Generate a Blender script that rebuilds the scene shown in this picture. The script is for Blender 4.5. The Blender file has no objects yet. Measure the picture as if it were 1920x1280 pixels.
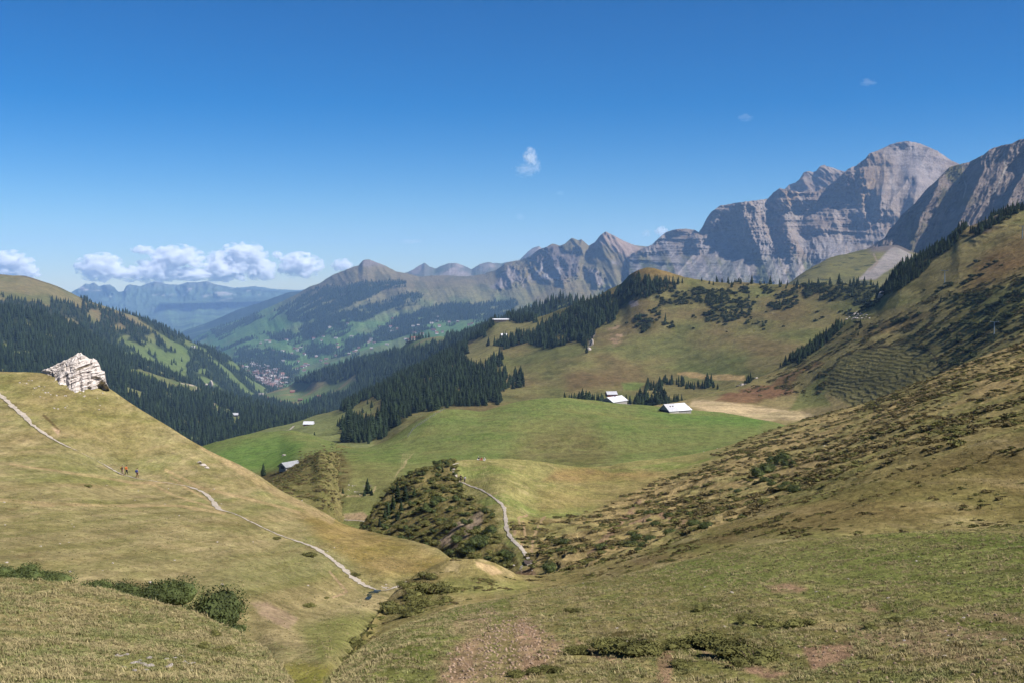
import bpy, bmesh, math, random
import numpy as np
from mathutils import Vector, Matrix

R = math.radians
rng = np.random.default_rng(7)
random.seed(7)
scene = bpy.context.scene
COL = scene.collection

# ------------------------------------------------------------------ camera
F = 2160.0; CU, CV = 960.0, 640.0; HZ = 535.0
PITCH = math.atan((CV - HZ) / F)
cd = bpy.data.cameras.new("camera"); cam = bpy.data.objects.new("camera", cd); COL.objects.link(cam)
cd.lens = 36.0 * F / 1920.0; cd.sensor_width = 36.0; cd.clip_start = 0.1; cd.clip_end = 200000.0
cam.location = (0, 0, 0); cam.rotation_euler = (math.pi / 2 - PITCH, 0, 0)
scene.camera = cam
CP, SP = math.cos(PITCH), math.sin(PITCH)

def ray(u, v):
    u = np.asarray(u, float); v = np.asarray(v, float)
    x = (u - CU) / F; k = (CV - v) / F
    y = CP + k * SP; z = k * CP - SP
    n = np.sqrt(x * x + y * y)
    return x / n, y / n, z / n
def pt(u, v, r):
    x, y, z = ray(u, v)
    return np.stack([x * r, y * r, z * r], -1)
def proj(P):
    P = np.asarray(P, float)
    x, y, z = P[..., 0], P[..., 1], P[..., 2]
    f = y * CP - z * SP; up = y * SP + z * CP
    return CU + F * x / f, CV - F * up / f

# ------------------------------------------------------------------ noise
_p = np.random.default_rng(11).permutation(256); _p = np.concatenate([_p, _p, _p])
_ga = np.random.default_rng(12).uniform(0, 2 * np.pi, 256); _gx, _gy = np.cos(_ga), np.sin(_ga)
def pn2(x, y):
    x = np.asarray(x, float); y = np.asarray(y, float)
    xi = np.floor(x).astype(int); yi = np.floor(y).astype(int)
    xf = x - xi; yf = y - yi; xi &= 255; yi &= 255
    a = xf * xf * xf * (xf * (xf * 6 - 15) + 10); b = yf * yf * yf * (yf * (yf * 6 - 15) + 10)
    def g(ix, iy, dx, dy):
        h = _p[_p[ix] + iy]; return _gx[h] * dx + _gy[h] * dy
    n00 = g(xi, yi, xf, yf); n10 = g(xi + 1, yi, xf - 1, yf)
    n01 = g(xi, yi + 1, xf, yf - 1); n11 = g(xi + 1, yi + 1, xf - 1, yf - 1)
    l = n00 + a * (n10 - n00); m = n01 + a * (n11 - n01)
    return 1.4 * (l + b * (m - l))
def fbm(x, y, o=4, g=0.5):
    s = 0; a = 1.0; t = 0
    for i in range(o):
        s = s + a * pn2(x + 17.3 * i, y - 9.1 * i); t += a; a *= g; x = x * 2.03; y = y * 2.03
    return s / t
def ridged(x, y, o=4, g=0.5):
    s = 0; a = 1.0; t = 0
    for i in range(o):
        s = s + a * (1 - np.abs(pn2(x + 7.7 * i, y + 3.3 * i)) * 2); t += a; a *= g; x = x * 2.07; y = y * 2.07
    return s / t
def sl(P, k=1.6, j=.35): return P[..., 0], k * P[..., 2] + j * P[..., 1]
def sstep(a, b, x):
    t = np.clip((x - a) / (b - a), 0, 1); return t * t * (3 - 2 * t)

# ------------------------------------------------------------------ tagging
def tag(o, label=None, cat=None, group=None, kind=None):
    if label: o["label"] = label
    if cat: o["category"] = cat
    if group: o["group"] = group
    if kind: o["kind"] = kind
    return o
def link(name, me, parent=None, loc=None):
    o = bpy.data.objects.new(name, me); COL.objects.link(o)
    if parent is not None: o.parent = parent
    if loc is not None: o.location = [float(c) for c in loc]
    return o
def empty(name, loc=(0, 0, 0), rz=0.0):
    o = bpy.data.objects.new(name, None); COL.objects.link(o)
    o.location = [float(c) for c in loc]; o.rotation_euler = (0, 0, rz); o.empty_display_size = 0.5
    return o
CH = {}
def kids(o):
    return [c for c in CH.get(o.name, [])]
def addkid(root, o): CH.setdefault(root.name, []).append(o)
def copy_tree(root, loc, rz, scale):
    c = root.copy(); COL.objects.link(c)
    c.location = [float(x) for x in loc]; c.rotation_euler = (0, 0, rz)
    c.scale = scale if hasattr(scale, '__len__') else (scale,) * 3
    for ch in kids(root):
        d = ch.copy(); COL.objects.link(d); d.parent = c
    return c

def mesh_np(name, verts, quads, mat=None, smooth=True, col=None, tris=False):
    me = bpy.data.meshes.new(name)
    verts = np.asarray(verts, np.float32); quads = np.asarray(quads, np.int32)
    n, k = quads.shape
    me.vertices.add(len(verts)); me.vertices.foreach_set("co", verts.ravel())
    me.loops.add(n * k); me.loops.foreach_set("vertex_index", quads.ravel())
    me.polygons.add(n); me.polygons.foreach_set("loop_start", np.arange(n, dtype=np.int32) * k)
    me.polygons.foreach_set("loop_total", np.full(n, k, np.int32))
    if smooth: me.polygons.foreach_set("use_smooth", np.ones(n, bool))
    me.update(calc_edges=True)
    if col is not None:
        a = me.color_attributes.new("Col", 'FLOAT_COLOR', 'POINT')
        c4 = np.ones((len(verts), 4), np.float32); c4[:, :3] = col
        a.data.foreach_set("color", c4.ravel())
    if mat: me.materials.append(mat)
    return me

# ------------------------------------------------------------------ materials
def nd(nt, t, **kw):
    n = nt.nodes.new(t)
    for k, v in kw.items():
        if k in n.inputs.keys(): n.inputs[k].default_value = v
        else: setattr(n, k, v)
    return n
def lin(c):
    c = np.asarray(c, float) / 255.0
    return np.where(c <= 0.04045, c / 12.92, ((c + 0.055) / 1.055) ** 2.4)
KA = 0.49     # sunlit picture colour -> base colour
def C(r, g, b, k=KA):
    c = lin([r, g, b]) * k; return c * .9 + c.mean() * .1
def new_mat(name):
    m = bpy.data.materials.new(name); m.use_nodes = True; nt = m.node_tree; nt.nodes.clear()
    out = nd(nt, 'ShaderNodeOutputMaterial'); b = nd(nt, 'ShaderNodeBsdfPrincipled')
    nt.links.new(b.outputs[0], out.inputs[0]); b.inputs['Roughness'].default_value = 0.9
    b.inputs['Specular IOR Level'].default_value = 0.15
    return m, nt, b
def plain(name, c, rough=0.8, var=0.15, scale=2.0, spec=0.2, rnd=0.0, metal=0.0, bump=0.0):
    """procedural paint/bark/stone: base colour modulated by noise (and by object random)"""
    m, nt, b = new_mat(name); L = nt.links
    b.inputs['Roughness'].default_value = rough; b.inputs['Specular IOR Level'].default_value = spec
    b.inputs['Metallic'].default_value = metal
    tc = nd(nt, 'ShaderNodeTexCoord')
    n = nd(nt, 'ShaderNodeTexNoise', Scale=scale, Detail=4.0)
    L.new(tc.outputs['Object'], n.inputs['Vector'])
    mr = nd(nt, 'ShaderNodeMapRange'); mr.inputs[1].default_value = 0.3; mr.inputs[2].default_value = 0.7
    mr.inputs[3].default_value = 1 - var; mr.inputs[4].default_value = 1 + var
    L.new(n.outputs[0], mr.inputs[0])
    val = mr.outputs[0]
    if rnd:
        oi = nd(nt, 'ShaderNodeObjectInfo')
        m2 = nd(nt, 'ShaderNodeMapRange'); m2.inputs[3].default_value = 1 - rnd; m2.inputs[4].default_value = 1 + rnd
        L.new(oi.outputs['Random'], m2.inputs[0])
        mm = nd(nt, 'ShaderNodeMath', operation='MULTIPLY'); L.new(val, mm.inputs[0]); L.new(m2.outputs[0], mm.inputs[1]); val = mm.outputs[0]
    vm = nd(nt, 'ShaderNodeVectorMath', operation='SCALE'); vm.inputs[0].default_value = tuple(c)
    L.new(val, vm.inputs['Scale']); L.new(vm.outputs[0], b.inputs['Base Color'])
    if bump:
        bp = nd(nt, 'ShaderNodeBump', Strength=0.6, Distance=bump); L.new(n.outputs[0], bp.inputs['Height']); L.new(bp.outputs[0], b.inputs['Normal'])
    return m
def ground(name, scales, amt=0.35, tint=None, tamt=0.4, bump=0.0, bscale=1.0, stretch=(1, 1, 1)):
    """terrain: painted vertex colour x several world-space noises, a second tint in patches, bump"""
    m, nt, b = new_mat(name); L = nt.links
    b.inputs['Roughness'].default_value = 1.0; b.inputs['Specular IOR Level'].default_value = 0.0
    at = nd(nt, 'ShaderNodeAttribute', attribute_name="Col")
    geo = nd(nt, 'ShaderNodeTexCoord'); mp = nd(nt, 'ShaderNodeMapping'); mp.inputs['Scale'].default_value = stretch
    L.new(geo.outputs['Object'], mp.inputs[0])
    val = None
    for i, s in enumerate(scales):
        n = nd(nt, 'ShaderNodeTexNoise', Scale=1.0 / s, Detail=6.0, Roughness=0.65); L.new(mp.outputs[0], n.inputs['Vector'])
        mr = nd(nt, 'ShaderNodeMapRange', clamp=True); mr.inputs[1].default_value = 0.3; mr.inputs[2].default_value = 0.7
        mr.inputs[3].default_value = 1 - amt; mr.inputs[4].default_value = 1 + amt
        L.new(n.outputs[0], mr.inputs[0])
        if val is None: val = mr.outputs[0]; n0 = n
        else:
            mm = nd(nt, 'ShaderNodeMath', operation='MULTIPLY'); L.new(val, mm.inputs[0]); L.new(mr.outputs[0], mm.inputs[1]); val = mm.outputs[0]
    colr = at.outputs['Color']
    if tint is not None:
        n = nd(nt, 'ShaderNodeTexNoise', Scale=0.61 / scales[0], Detail=5.0, Roughness=0.7); L.new(mp.outputs[0], n.inputs['Vector'])
        mr = nd(nt, 'ShaderNodeMapRange', clamp=True); mr.inputs[1].default_value = 0.48; mr.inputs[2].default_value = 0.62
        mr.inputs[3].default_value = 0; mr.inputs[4].default_value = tamt; L.new(n.outputs[0], mr.inputs[0])
        mx = nd(nt, 'ShaderNodeMix', data_type='RGBA'); L.new(mr.outputs[0], mx.inputs[0]); L.new(colr, mx.inputs[6])
        mu = nd(nt, 'ShaderNodeMix', data_type='RGBA', blend_type='MULTIPLY'); mu.inputs[0].default_value = 1
        L.new(colr, mu.inputs[6]); mu.inputs[7].default_value = (*tint, 1); L.new(mu.outputs[2], mx.inputs[7]); colr = mx.outputs[2]
    vm = nd(nt, 'ShaderNodeVectorMath', operation='SCALE'); L.new(colr, vm.inputs[0]); L.new(val, vm.inputs['Scale'])
    L.new(vm.outputs[0], b.inputs['Base Color'])
    if bump:
        n = nd(nt, 'ShaderNodeTexNoise', Scale=1.0 / bscale, Detail=8.0, Roughness=0.7); L.new(mp.outputs[0], n.inputs['Vector'])
        bp = nd(nt, 'ShaderNodeBump', Strength=1.0, Distance=bump); L.new(n.outputs[0], bp.inputs['Height']); L.new(bp.outputs[0], b.inputs['Normal'])
    return m

# ------------------------------------------------------------------ lofted terrain
def pchip_slopes(h, y):
    """y (K,...) knots with spacing h (K-1); monotone slopes"""
    d = (y[1:] - y[:-1]) / h.reshape((-1,) + (1,) * (y.ndim - 1))
    m = np.zeros_like(y)
    m[0] = d[0]; m[-1] = d[-1]
    if len(y) > 2:
        a, b = d[:-1], d[1:]
        ok = a * b > 0
        m[1:-1] = np.where(ok, 2 * a * b / np.where(ok, a + b, 1), 0)
    return m
def pchip(xq, x, y):
    x = np.asarray(x, float); y = np.asarray(y, float); h = np.diff(x); m = pchip_slopes(h, y)
    i = np.clip(np.searchsorted(x, xq) - 1, 0, len(x) - 2)
    t = np.clip((xq - x[i]) / h[i], 0, 1)
    return (1 + 2 * t) * (1 - t) ** 2 * y[i] + t * (1 - t) ** 2 * h[i] * m[i] + t * t * (3 - 2 * t) * y[i + 1] + t * t * (t - 1) * h[i] * m[i + 1]

# one gain on the whole painted colour of each layer
BRIGHT = {'rock_wall': .86, 'rock_mountain': .8, 'rock_peak': .9, 'foreground_slope': 1.18, 'foreground_knoll': 1.12, 'grassy_shoulder': 1.25, 'meadow': 1.12, 'right_hill': 1.2, 'wooded_spur': 1.1, 'left_hillside': 1.03}
class Layer:
    def __init__(s, name, curves, du, dv, mat, paint, disp=None, crag=False, back=((1.03, 0.35), (1.3, 0.5)), jag=0.0, jagw=14.0, u0=None, u1=None):
        u0 = u0 if u0 is not None else max(c[0][0] for c in curves); u1 = u1 if u1 is not None else min(c[-1][0] for c in curves)
        n = int((u1 - u0) / du) + 1
        s.u = np.linspace(u0, u1, n); Vs, Rs = [], []
        # the slope goes on beyond the sides of the view
        if u0 <= -40: s.u = np.concatenate([u0 - 12 * np.cumsum(1.08 ** np.arange(44))[::-1], s.u])
        if u1 >= 1990: s.u = np.concatenate([s.u, u1 + 12 * np.cumsum(1.08 ** np.arange(44))])
        for c in curves:
            c = np.array(c, float); f = (lambda q, x, y: np.interp(q, x, y)) if crag else pchip
            Vs.append(f(s.u, c[:, 0], c[:, 1])); Rs.append(pchip(s.u, c[:, 0], np.log(c[:, 2])))
        if jag:
            Vs[-1] = Vs[-1] + jag * (fbm(s.u / jagw, s.u * 0 + 3.3, 5, 0.6))
        for k in range(1, len(Vs)): Vs[k] = np.minimum(Vs[k], Vs[k - 1] - 0.3)
        s.nr = len(curves)
        rz = ray(s.u, Vs[-1])[2] * np.exp(Rs[-1]); rr = np.exp(Rs[-1])
        for (fr, sl) in back:
            r2 = rr * fr; z2 = rz - (r2 - rr) * sl
            k = z2 / r2                     # slope of the ray -> pixel row
            n_ = np.sqrt(1 + ((s.u - CU) / F) ** 2)
            # solve v with ray z == k
            v2 = CV - F * np.tan(np.arctan(k * n_) + PITCH)
            Vs.append(np.maximum(v2, Vs[-1] + 1)); Rs.append(np.log(r2))
        V = np.array(Vs); Rr = np.array(Rs)
        h = np.ones(len(V) - 1); mv = pchip_slopes(h, V); mr_ = pchip_slopes(h, Rr)
        rowsV, rowsR, ridx = [], [], 0
        for k in range(len(V) - 1):
            m = int(min(400, max(4, np.ceil(np.percentile(np.abs(V[k + 1] - V[k]), 90) / dv))))
            if k >= s.nr - 1: m = 6
            ts = np.arange(m) / m
            for t in ts:
                a = (1 + 2 * t) * (1 - t) ** 2; b = t * (1 - t) ** 2; c = t * t * (3 - 2 * t); d = t * t * (t - 1)
                rowsV.append(a * V[k] + b * mv[k] + c * V[k + 1] + d * mv[k + 1])
                rowsR.append(a * Rr[k] + b * mr_[k] + c * Rr[k + 1] + d * mr_[k + 1])
            if k == s.nr - 2: ridx = len(rowsV)
        rowsV.append(V[-1]); rowsR.append(Rr[-1])
        s.V0 = np.array(rowsV); s.Rr = np.exp(np.array(rowsR)); s.ridx = ridx
        s.U0 = np.broadcast_to(s.u, s.V0.shape)
        P = pt(s.U0, s.V0, s.Rr)
        if disp is not None:
            dr, dz = disp(P, s.U0, s.V0)
            P = P * (1 + np.asarray(dr, float) + np.zeros(P.shape[:2]))[..., None]; P[..., 2] += dz
        s.P = P; s.name = name
        nr, nc = s.V0.shape
        col = paint(P, s.U0, s.V0, s)
        col = np.clip(col * BRIGHT.get(name, 1.0), 0.003, 0.9).reshape(-1, 3)
        idx = np.arange(nr * nc).reshape(nr, nc)
        q = np.stack([idx[:-1, :-1], idx[:-1, 1:], idx[1:, 1:], idx[1:, :-1]], -1).reshape(-1, 4)
        s.me = mesh_np(name, P.reshape(-1, 3), q, mat, True, col)
        s.ob = link(name, s.me)
        tag(s.ob, kind="structure")
    def at(s, u, v, ridge=True):
        i = int(np.clip(np.searchsorted(s.u, u) - 1, 0, len(s.u) - 2)); a = float(np.clip((u - s.u[i]) / (s.u[i + 1] - s.u[i]), 0, 1))
        col = s.V0[:s.ridx + 1, i] * (1 - a) + s.V0[:s.ridx + 1, i + 1] * a
        vv = col[::-1]; j = len(col) - 1 - np.interp(v, vv, np.arange(len(col)))
        j = float(np.clip(j, 0, len(col) - 1.001)); jj = int(j); b = j - jj
        P = s.P
        return (P[jj, i] * (1 - a) + P[jj, i + 1] * a) * (1 - b) + (P[jj + 1, i] * (1 - a) + P[jj + 1, i + 1] * a) * b
    def scatter(s, n, wfun, rows=None):
        """n points on the surface, density per true area times wfun(U,V,P)"""
        P = s.P[:rows or s.ridx + 4]; 
        a = P[1:, :-1] - P[:-1, :-1]; b = P[:-1, 1:] - P[:-1, :-1]
        ar = np.abs(a[..., 0] * b[..., 1] - a[..., 1] * b[..., 0])
        U = s.U0[:P.shape[0]]; V = s.V0[:P.shape[0]]
        w = wfun(U[:-1, :-1], V[:-1, :-1], P[:-1, :-1]) * ar * ((U[:-1, :-1] > -90) & (U[:-1, :-1] < 2030))
        tot = w.sum()
        if callable(n): n = n(tot)
        n = int(n)
        if tot <= 0 or n <= 0: return np.zeros((0, 3))
        c = np.cumsum(w.ravel()); k = np.searchsorted(c, rng.random(n) * c[-1]); k = np.minimum(k, w.size - 1)
        i, j = np.unravel_index(k, w.shape); x = rng.random(n)[:, None]; y = rng.random(n)[:, None]
        return (P[i, j] * (1 - x) + P[i, j + 1] * x) * (1 - y) + (P[i + 1, j] * (1 - x) + P[i + 1, j + 1] * x) * y

def inpoly(u, v, poly, soft=2.0):
    """soft mask of a polygon given in picture coordinates of the place"""
    poly = np.asarray(poly, float); u = np.asarray(u, float); v = np.asarray(v, float)
    sh = u.shape; u = u.ravel(); v = v.ravel(); out = np.zeros(u.shape)
    mn = poly.min(0) - soft; mx = poly.max(0) + soft
    k = np.nonzero((u > mn[0]) & (u < mx[0]) & (v > mn[1]) & (v < mx[1]))[0]
    if len(k) == 0: return out.reshape(sh)
    x, y = u[k], v[k]; ins = np.zeros(len(k), bool); d = np.full(len(k), 1e9)
    for i in range(len(poly)):
        ax, ay = poly[i]; bx, by = poly[(i + 1) % len(poly)]
        c = (ay > y) != (by > y)
        with np.errstate(divide='ignore', invalid='ignore'):
            ins ^= c & (x < (bx - ax) * (y - ay) / (by - ay + 1e-12) + ax)
        t = np.clip(((x - ax) * (bx - ax) + (y - ay) * (by - ay)) / ((bx - ax) ** 2 + (by - ay) ** 2 + 1e-9), 0, 1)
        d = np.minimum(d, np.hypot(x - ax - t * (bx - ax), y - ay - t * (by - ay)))
    sd = np.where(ins, d, -d); out[k] = sstep(-soft, soft, sd)
    return out.reshape(sh)
def online(u, v, pl, w):
    pl = np.asarray(pl, float); d = np.full(np.shape(u), 1e9)
    for i in range(len(pl) - 1):
        ax, ay = pl[i][:2]; bx, by = pl[i + 1][:2]
        t = np.clip(((u - ax) * (bx - ax) + (v - ay) * (by - ay)) / ((bx - ax) ** 2 + (by - ay) ** 2 + 1e-9), 0, 1)
        d = np.minimum(d, np.hypot(u - ax - t * (bx - ax), v - ay - t * (by - ay)))
    return sstep(w, w * 0.4, d)
def mixc(col, m, c):
    m = np.asarray(m)[..., None]; return col * (1 - m) + np.asarray(c) * m
def full(P, c): return np.broadcast_to(np.asarray(c, float), P.shape).copy()

# ================================================================== TERRAIN
TAN = C(168, 148, 98); TANL = C(190, 168, 120); OLIVE = C(138, 134, 72); GREEN = C(112, 130, 60); GRN2 = C(98, 126, 58)
BROWN = C(122, 98, 60); DKOL = C(84, 82, 42); SOIL = C(168, 128, 96); RUST = C(150, 112, 66); HEATH = C(92, 78, 44)
FARGRN = C(104, 140, 76); FARTAN = C(132, 124, 84); FDARK = C(44, 54, 36); ROCK = C(150, 138, 132); ROCKD = C(112, 102, 98); SCREE = C(158, 152, 152)

m_far = ground("far_ground", [180.0, 45.0], 0.25, bump=0)
m_mount = ground("mountain_stone", [60.0, 15.0], 0.22, tint=(0.8, 0.82, 0.85), tamt=0.5, bump=14.0, bscale=40.0)
m_hill = ground("hill_pasture", [22.0, 5.0, 1.6], 0.26, tint=(0.80, 0.88, 0.8), tamt=0.5, bump=1.2, bscale=6.0)
m_turf = ground("turf", [5.0, 1.3, 0.42], 0.30, stretch=(1, .45, 1.5), tint=(0.82, 0.92, 0.76), tamt=0.55, bump=0.34, bscale=1.1)
m_near = ground("near_turf", [1.6, 0.42, 0.13], 0.33, stretch=(1, .4, 1.5), tint=(0.78, 0.92, 0.72), tamt=0.6, bump=0.16, bscale=0.3)

def slope_patch_noise(P, L, o=4): return fbm(P[..., 0] / L, P[..., 1] / L, o)  # plain ground-plane noise that breaks up meadow and wood colour

# ---- far blue ranges
def p_ff(P, U, V, s):
    c = full(P, C(92, 112, 84)); n = fbm(P[..., 0] / 900, P[..., 1] / 900, 4); z = P[..., 2]
    c = mixc(c, sstep(-0.05, 0.25, n) * 0.8, C(50, 66, 48)); c = mixc(c, sstep(-150, 120, z), C(118, 118, 112))
    c = mixc(c, sstep(0.25, 0.45, fbm(P[..., 0] / 300, z / 120 + 9, 3)) * sstep(-500, 0, z), C(190, 178, 170))
    c = mixc(c, inpoly(U, V, [(300, 575), (400, 570), (420, 600), (380, 630), (320, 610)], 12) * 0.7 * sstep(-.1, .3, slope_patch_noise(P, 500)), C(120, 150, 90))
    return c
def d_ff(P, U, V):
    x, z = P[..., 0] / P[..., 1] * 23000, P[..., 2]
    return -0.05 * (ridged(x / 1500, z / 1700 + 1, 5, .6) - 0.5), 0 * x
far1 = Layer("distant_hills", [[(300, 570, 20880), (700, 560, 20880)],
    [(300, 560, 25665), (440, 540, 25665), (480, 537, 25665), (520, 543, 25665), (560, 544, 25665), (600, 542, 25665), (700, 548, 25665)]],
    2, 2, m_far, p_ff, d_ff, crag=True, jag=2)
far2 = Layer("distant_mountain", [
    [(60, 690, 13050), (360, 690, 12180), (640, 660, 12180)],
    [(60, 620, 18270), (300, 622, 17400), (400, 610, 16965), (640, 590, 15660)],
    [(60, 580, 21315), (300, 580, 21315), (640, 568, 20880)],
    [(60, 572, 23490), (120, 556, 23490), (140, 545, 23490), (152, 538, 23490), (160, 531, 23490), (168, 533, 23490), (176, 530, 23490), (186, 537, 23490), (196, 535, 23490), (205, 534, 23490), (214, 539, 23490), (222, 548, 23490), (232, 547, 23490), (236, 537, 23490), (243, 534, 23490), (262, 537, 23490), (275, 532, 23490), (292, 528, 23490), (310, 533, 23490), (335, 535, 23490), (350, 530, 23490), (368, 530, 23490), (388, 527, 23490), (398, 531, 23490), (412, 535, 23490), (440, 540, 23490), (470, 543, 23490), (510, 546, 23490), (560, 552, 23490), (640, 560, 23490)]],
    1.6, 1.4, m_far, p_ff, d_ff, crag=True, jag=2.2, jagw=22)
def p_ff3(P, U, V, s):
    c = full(P, C(48, 62, 44)); return mixc(c, sstep(0.1, 0.3, slope_patch_noise(P, 700)), C(82, 104, 66))
far3 = Layer("distant_ridge", [[(340, 640, 13050), (600, 620, 12180)], [(340, 622, 15225), (400, 601, 15225), (440, 583, 15225), (480, 570, 15225), (520, 556, 15225), (550, 547, 15225), (600, 545, 15225)]],
    2, 1.5, m_far, p_ff3, lambda P, U, V: (0.012 * ridged(P[..., 0] / 900, P[..., 2] / 900, 4), 0), jag=1.5)
def p_dp(P, U, V, s):
    c = full(P, C(112, 112, 100)); n = fbm(P[..., 0] / 260, P[..., 2] / 160, 4)
    c = mixc(c, sstep(0.0, .3, n), C(165, 150, 140)); return mixc(c, sstep(-.1, -.35, n), C(86, 96, 66))
dp = Layer("distant_peaks", [[(740, 530, 12500), (1060, 530, 12500)],
    [(740, 520, 14500), (770, 508, 14500), (785, 499, 14500), (796, 493, 14500), (806, 500, 14500), (816, 504, 14500), (832, 497, 14500), (842, 494, 14500), (858, 494, 14500), (872, 500, 14500), (884, 505, 14500), (900, 495, 14500), (915, 492, 14500), (940, 494, 14500), (975, 487, 14500), (990, 472, 14500), (1000, 464, 14500), (1010, 461, 14500), (1020, 470, 14500), (1060, 480, 14500)]],
    1.5, 1.4, m_mount, p_dp, lambda P, U, V: (0.014 * (ridged(P[..., 0] / 420, P[..., 2] / 700, 5, .6) - .5), 0), crag=True, jag=2, jagw=10)

# ---- big slope beyond the village
FS_FOREST = [
    [(540, 585), (560, 557), (612, 541), (690, 530), (752, 527), (762, 536), (706, 550), (690, 563), (645, 577), (612, 592), (575, 606), (540, 604)],
    [(395, 622), (440, 606), (480, 592), (490, 597), (450, 615), (405, 632)],
    [(650, 588), (700, 570), (745, 556), (792, 553), (768, 567), (716, 590), (690, 602), (655, 606)],
    [(738, 597), (790, 578), (850, 569), (905, 572), (962, 560), (976, 566), (948, 582), (902, 600), (850, 602), (790, 612), (750, 610)],
    [(566, 612), (610, 588), (655, 590), (672, 600), (640, 618), (600, 634), (570, 640), (545, 632)],
    [(700, 622), (742, 602), (800, 612), (792, 624), (740, 636), (700, 640)],
    [(440, 655), (500, 652), (560, 668), (545, 690), (560, 700), (540, 722), (500, 712), (452, 678)],
    [(560, 655), (600, 645), (640, 650), (622, 664), (580, 672)],
    [(640, 640), (672, 628), (700, 632), (680, 650), (650, 656)],
    [(900, 588), (960, 560), (975, 563), (950, 600), (905, 615)],
    [(500, 628), (545, 620), (560, 636), (520, 642)]]
def fs_wood(U, V, P):
    n = fbm(P[..., 0] / 420, P[..., 1] / 420 + 4, 4)
    wu = U + 14 * fbm(P[..., 0] / 260, P[..., 1] / 260, 3); wv = V + 9 * fbm(P[..., 0] / 260 + 9, P[..., 1] / 260, 3)
    m = np.zeros(U.shape)
    for p in FS_FOREST: m = np.maximum(m, inpoly(wu, wv, p, 3))
    lo = sstep(545, 585, V - 0.05 * (U - 600)) * sstep(1020, 940, U) * sstep(0.20, 0.26, n)
    m = m * sstep(-.30, -.16, fbm(P[..., 0] / 150, P[..., 1] / 150 + 3, 3))
    return np.maximum(m, lo)
def p_fs(P, U, V, s):
    x, y, z = P[..., 0] / P[..., 1] * 9000, P[..., 1], P[..., 2]
    n = fbm(x / 600, y / 600, 4); n2 = fbm(x / 160, z / 90, 4)
    c = full(P, FARGRN); c = mixc(c, sstep(0.0, .3, n), C(118, 134, 78)); c = mixc(c, sstep(.05, .35, n2) * .6, C(70, 116, 58))
    up = sstep(612, 570, V + 10 * n) ; c = mixc(c, up * sstep(500, 640, U), C(140, 136, 90)); c = mixc(c, up * sstep(.0, .25, n2) * .7, C(106, 122, 70)); c = mixc(c, up * sstep(.05, .3, fbm(x / 60, z / 45, 3)) * .5, C(96, 96, 62))
    top = sstep(575, 535, V + 12 * n + 0.06 * (U - 700)); c = mixc(c, top * .8, C(132, 116, 84))
    c = mixc(c, top * sstep(0, .3, n2) * .5, C(84, 84, 52))
    # stone
    for p, k in (([(676, 497), (683, 488), (697, 487), (712, 493), (730, 500), (705, 497), (690, 501)], ROCK),
                 ([(985, 478), (1010, 462), (1040, 458), (1062, 470), (1085, 478), (1082, 512), (1060, 532), (1040, 520), (1022, 500), (1003, 500)], ROCKD),
                 ([(1010, 524), (1032, 505), (1050, 500), (1056, 517), (1046, 527)], SCREE), ([(1000, 516), (1016, 495), (1022, 498), (1010, 518)], SCREE),
                 ([(945, 505), (958, 495), (972, 510), (980, 526), (965, 530), (945, 540), (925, 542), (920, 538)], ROCK),
                 ([(1100, 505), (1118, 506), (1138, 535), (1125, 538), (1108, 525)], ROCK),
                 ([(1105, 462), (1134, 432), (1160, 445), (1190, 460), (1235, 480), (1205, 476), (1185, 492), (1165, 476), (1150, 470), (1140, 455), (1120, 470)], C(168, 145, 130)),
                 ([(1215, 462), (1250, 452), (1275, 480), (1255, 490)], SCREE)):
        c = mixc(c, inpoly(U + 5 * n2 * 2, V + 4 * n2, p, 3), k)
    c = mixc(c, inpoly(U + 8 * n2, V + 5 * n2, [(620, 553), (660, 545), (690, 552), (688, 557), (650, 560), (622, 558)], 2) * sstep(0, .2, n2), ROCK)
    c = mixc(c, sstep(0.3, .5, fbm(x / 55, z / 70, 3)) * top * sstep(900, 1000, U), ROCK)
    c = mixc(c, inpoly(U, V, [(990, 560), (1060, 520), (1120, 545), (1110, 560), (1030, 590)], 10) * .6, C(142, 122, 84))
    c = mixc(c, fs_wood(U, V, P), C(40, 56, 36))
    return c
def d_fs(P, U, V):
    x, y, z = P[..., 0] / P[..., 1] * 9000, P[..., 1], P[..., 2]
    cr = inpoly(U, V, [(940, 490), (1010, 458), (1090, 455), (1090, 520), (1055, 535), (1000, 520), (980, 535), (930, 545)], 8)
    cr = np.maximum(cr, inpoly(U, V, [(1095, 500), (1120, 500), (1145, 538), (1120, 542)], 5))
    gul = ridged(x / 420 + z / 900, z / 1500, 5, .55)
    pk = sstep(570, 500, V) * sstep(930, 1060, U)
    return -(0.022 + .020 * pk) * gul - 0.028 * cr * ridged(x / 110, z / 160, 5, .6), 5 * fbm(x / 130, y / 130, 4)
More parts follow.
